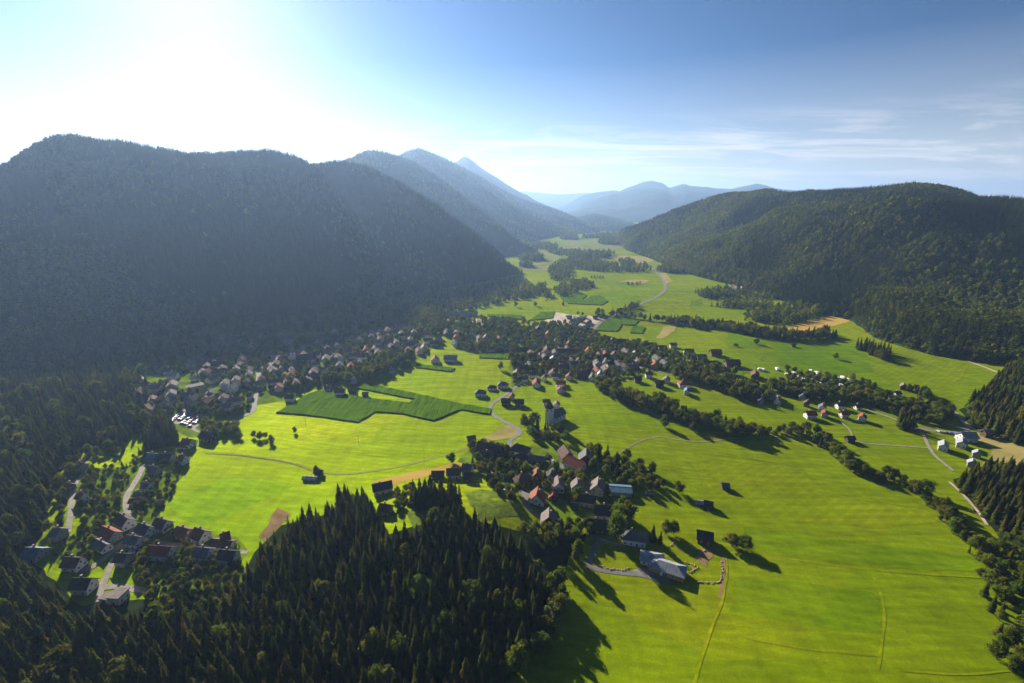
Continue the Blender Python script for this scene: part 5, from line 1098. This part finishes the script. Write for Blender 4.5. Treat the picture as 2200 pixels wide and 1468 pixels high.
for s in (-1, 1): vb.box(-1.6, -.4, s * 1.1 - .02, s * 1.1 + .02, 1.4, 2.0, 1); vb.box(.5, 1.5, s * 1.1 - .02, s * 1.1 + .02, 1.4, 2.0, 1); vb.box(-.35, .35, s * .95 - .1, s * .95 + .1, 0, .65, 2)
vb.box(2.5, 3.9, -.06, .06, .45, .55, 2)
CVN = vb.me('caravan', [M('caravan'), M('pane'), M('rubber')])
for i, q in enumerate(z4((150, 732), (200, 746), (20, 750), (62, 778), (160, 806), (228, 834), (265, 795), (305, 810), (335, 838), (390, 848), (405, 784), (440, 800), (475, 815), (510, 824), (535, 829), (120, 790), (190, 820), (360, 790), (-30, 760), (90, 800), (280, 840)) + z3((1590, 718), (1610, 722), (1720, 715), (1900, 780), (2050, 832))):
    g = G(*q); r_ = obj('caravan', CVN, None, (g.x, g.y, g.z), random.uniform(-.5, .5) + random.choice((0, 1.57)), 1.15); tag(r_, 'white caravan on the camping field beside the road', 'caravan', 'caravans on the camping field'); BLOCK.append((g.x, g.y, 3))
pm = MB(); pm.tube(.16, .11, -.5, 9, 7); pm.box(-1.1, 1.1, -.07, .07, 8.2, 8.36)
for x in (-1, 0, 1): pm.tube(.06, .05, 8.36, 8.6, 5, 0, x)
POLE = pm.me('power_pole', [M('wall_timber')])
for q, lb in zip(z2((808, 685), (180, 995), (537, 1115), (978, 1212)), ('beside the wide yellow meadow below the town', 'right of the small lone tree in the left meadow', 'in the middle of the left meadow', 'beside the farm path near the hamlet')):
    g = G(*q); tag(obj('power_pole', POLE, None, g, .5), 'thin wooden power pole ' + lb, 'pole')
def rock_mesh(seed):
    bm = bmesh.new(); bmesh.ops.create_icosphere(bm, subdivisions=1, radius=.5); r = random.Random(seed)
    for q in bm.verts: q.co *= r.uniform(.72, 1.2)
    me = bpy.data.meshes.new('boulder'); bm.to_mesh(me); bm.free(); me.materials.append(M('stone')); return me
ROCKS = [rock_mesh(s) for s in range(4)]
for (pts, n), bw in zip([(z7b((330, 900), (350, 980), (430, 1020), (560, 1038), (650, 1020)), 26), (z7b((1005, 830), (1060, 780), (1090, 775)), 9), (z7b((1250, 1145), (1400, 1155), (1470, 1130), (1490, 1040), (1480, 960)), 34), (z7b((1190, 1060), (1270, 1015)), 10), (z7b((1290, 890), (1340, 860), (1400, 880)), 12), (z7b((1160, 970), (1240, 990)), 8)], ('along the drive', 'on the slope behind', 'along the outer garden edge', 'at the end', 'ringing the bare earth', 'on the lawn side')):
    ln = smooth_line([Vector((p.x, p.y)) for p in gpoly(pts)], 1)
    for i in range(n):
        p = ln[int(i * (len(ln) - 1) / max(1, n - 1))]; x, y = p.x + random.uniform(-.5, .5), p.y + random.uniform(-.5, .5); s = random.uniform(.7, 1.5)
        tag(obj('boulder', ROCKS[i % 4], None, (x, y, H(x, y) + .2 * s), random.random() * 6, (s, s * .85, s * .7)), f'reddish boulder {bw} of the new building'.replace('drive of', 'drive to').replace('edge of', 'edge by').replace('earth of', 'earth by').replace('behind of', 'behind'), 'boulder', 'boulders ' + bw)
# ------------------------------------------------------------------ haze: even pale air round the whole place
hm = bpy.data.materials.new('haze'); hm.use_nodes = True; t = hm.node_tree; t.nodes.clear(); out = N(t, 'ShaderNodeOutputMaterial')
pv = N(t, 'ShaderNodeVolumePrincipled'); pv.inputs['Color'].default_value = (.40, .62, 1, 1); pv.inputs['Density'].default_value = 0.8e-4; pv.inputs['Anisotropy'].default_value = .42
t.links.new(pv.outputs[0], out.inputs['Volume'])
top = max(HC, max((o.matrix_world @ Vector(c)).z for o in C.objects if o.name.startswith('mountain') and o.type == 'MESH' and len(o.data.polygons) for c in o.bound_box)) + 45
hb = MB(); hb.box(-19500, 19500, -19500, 20500, -60, top)
tag(obj('haze', hb.me('haze', [hm])), 'pale summer haze filling the valley air', 'haze', None, 'stuff')
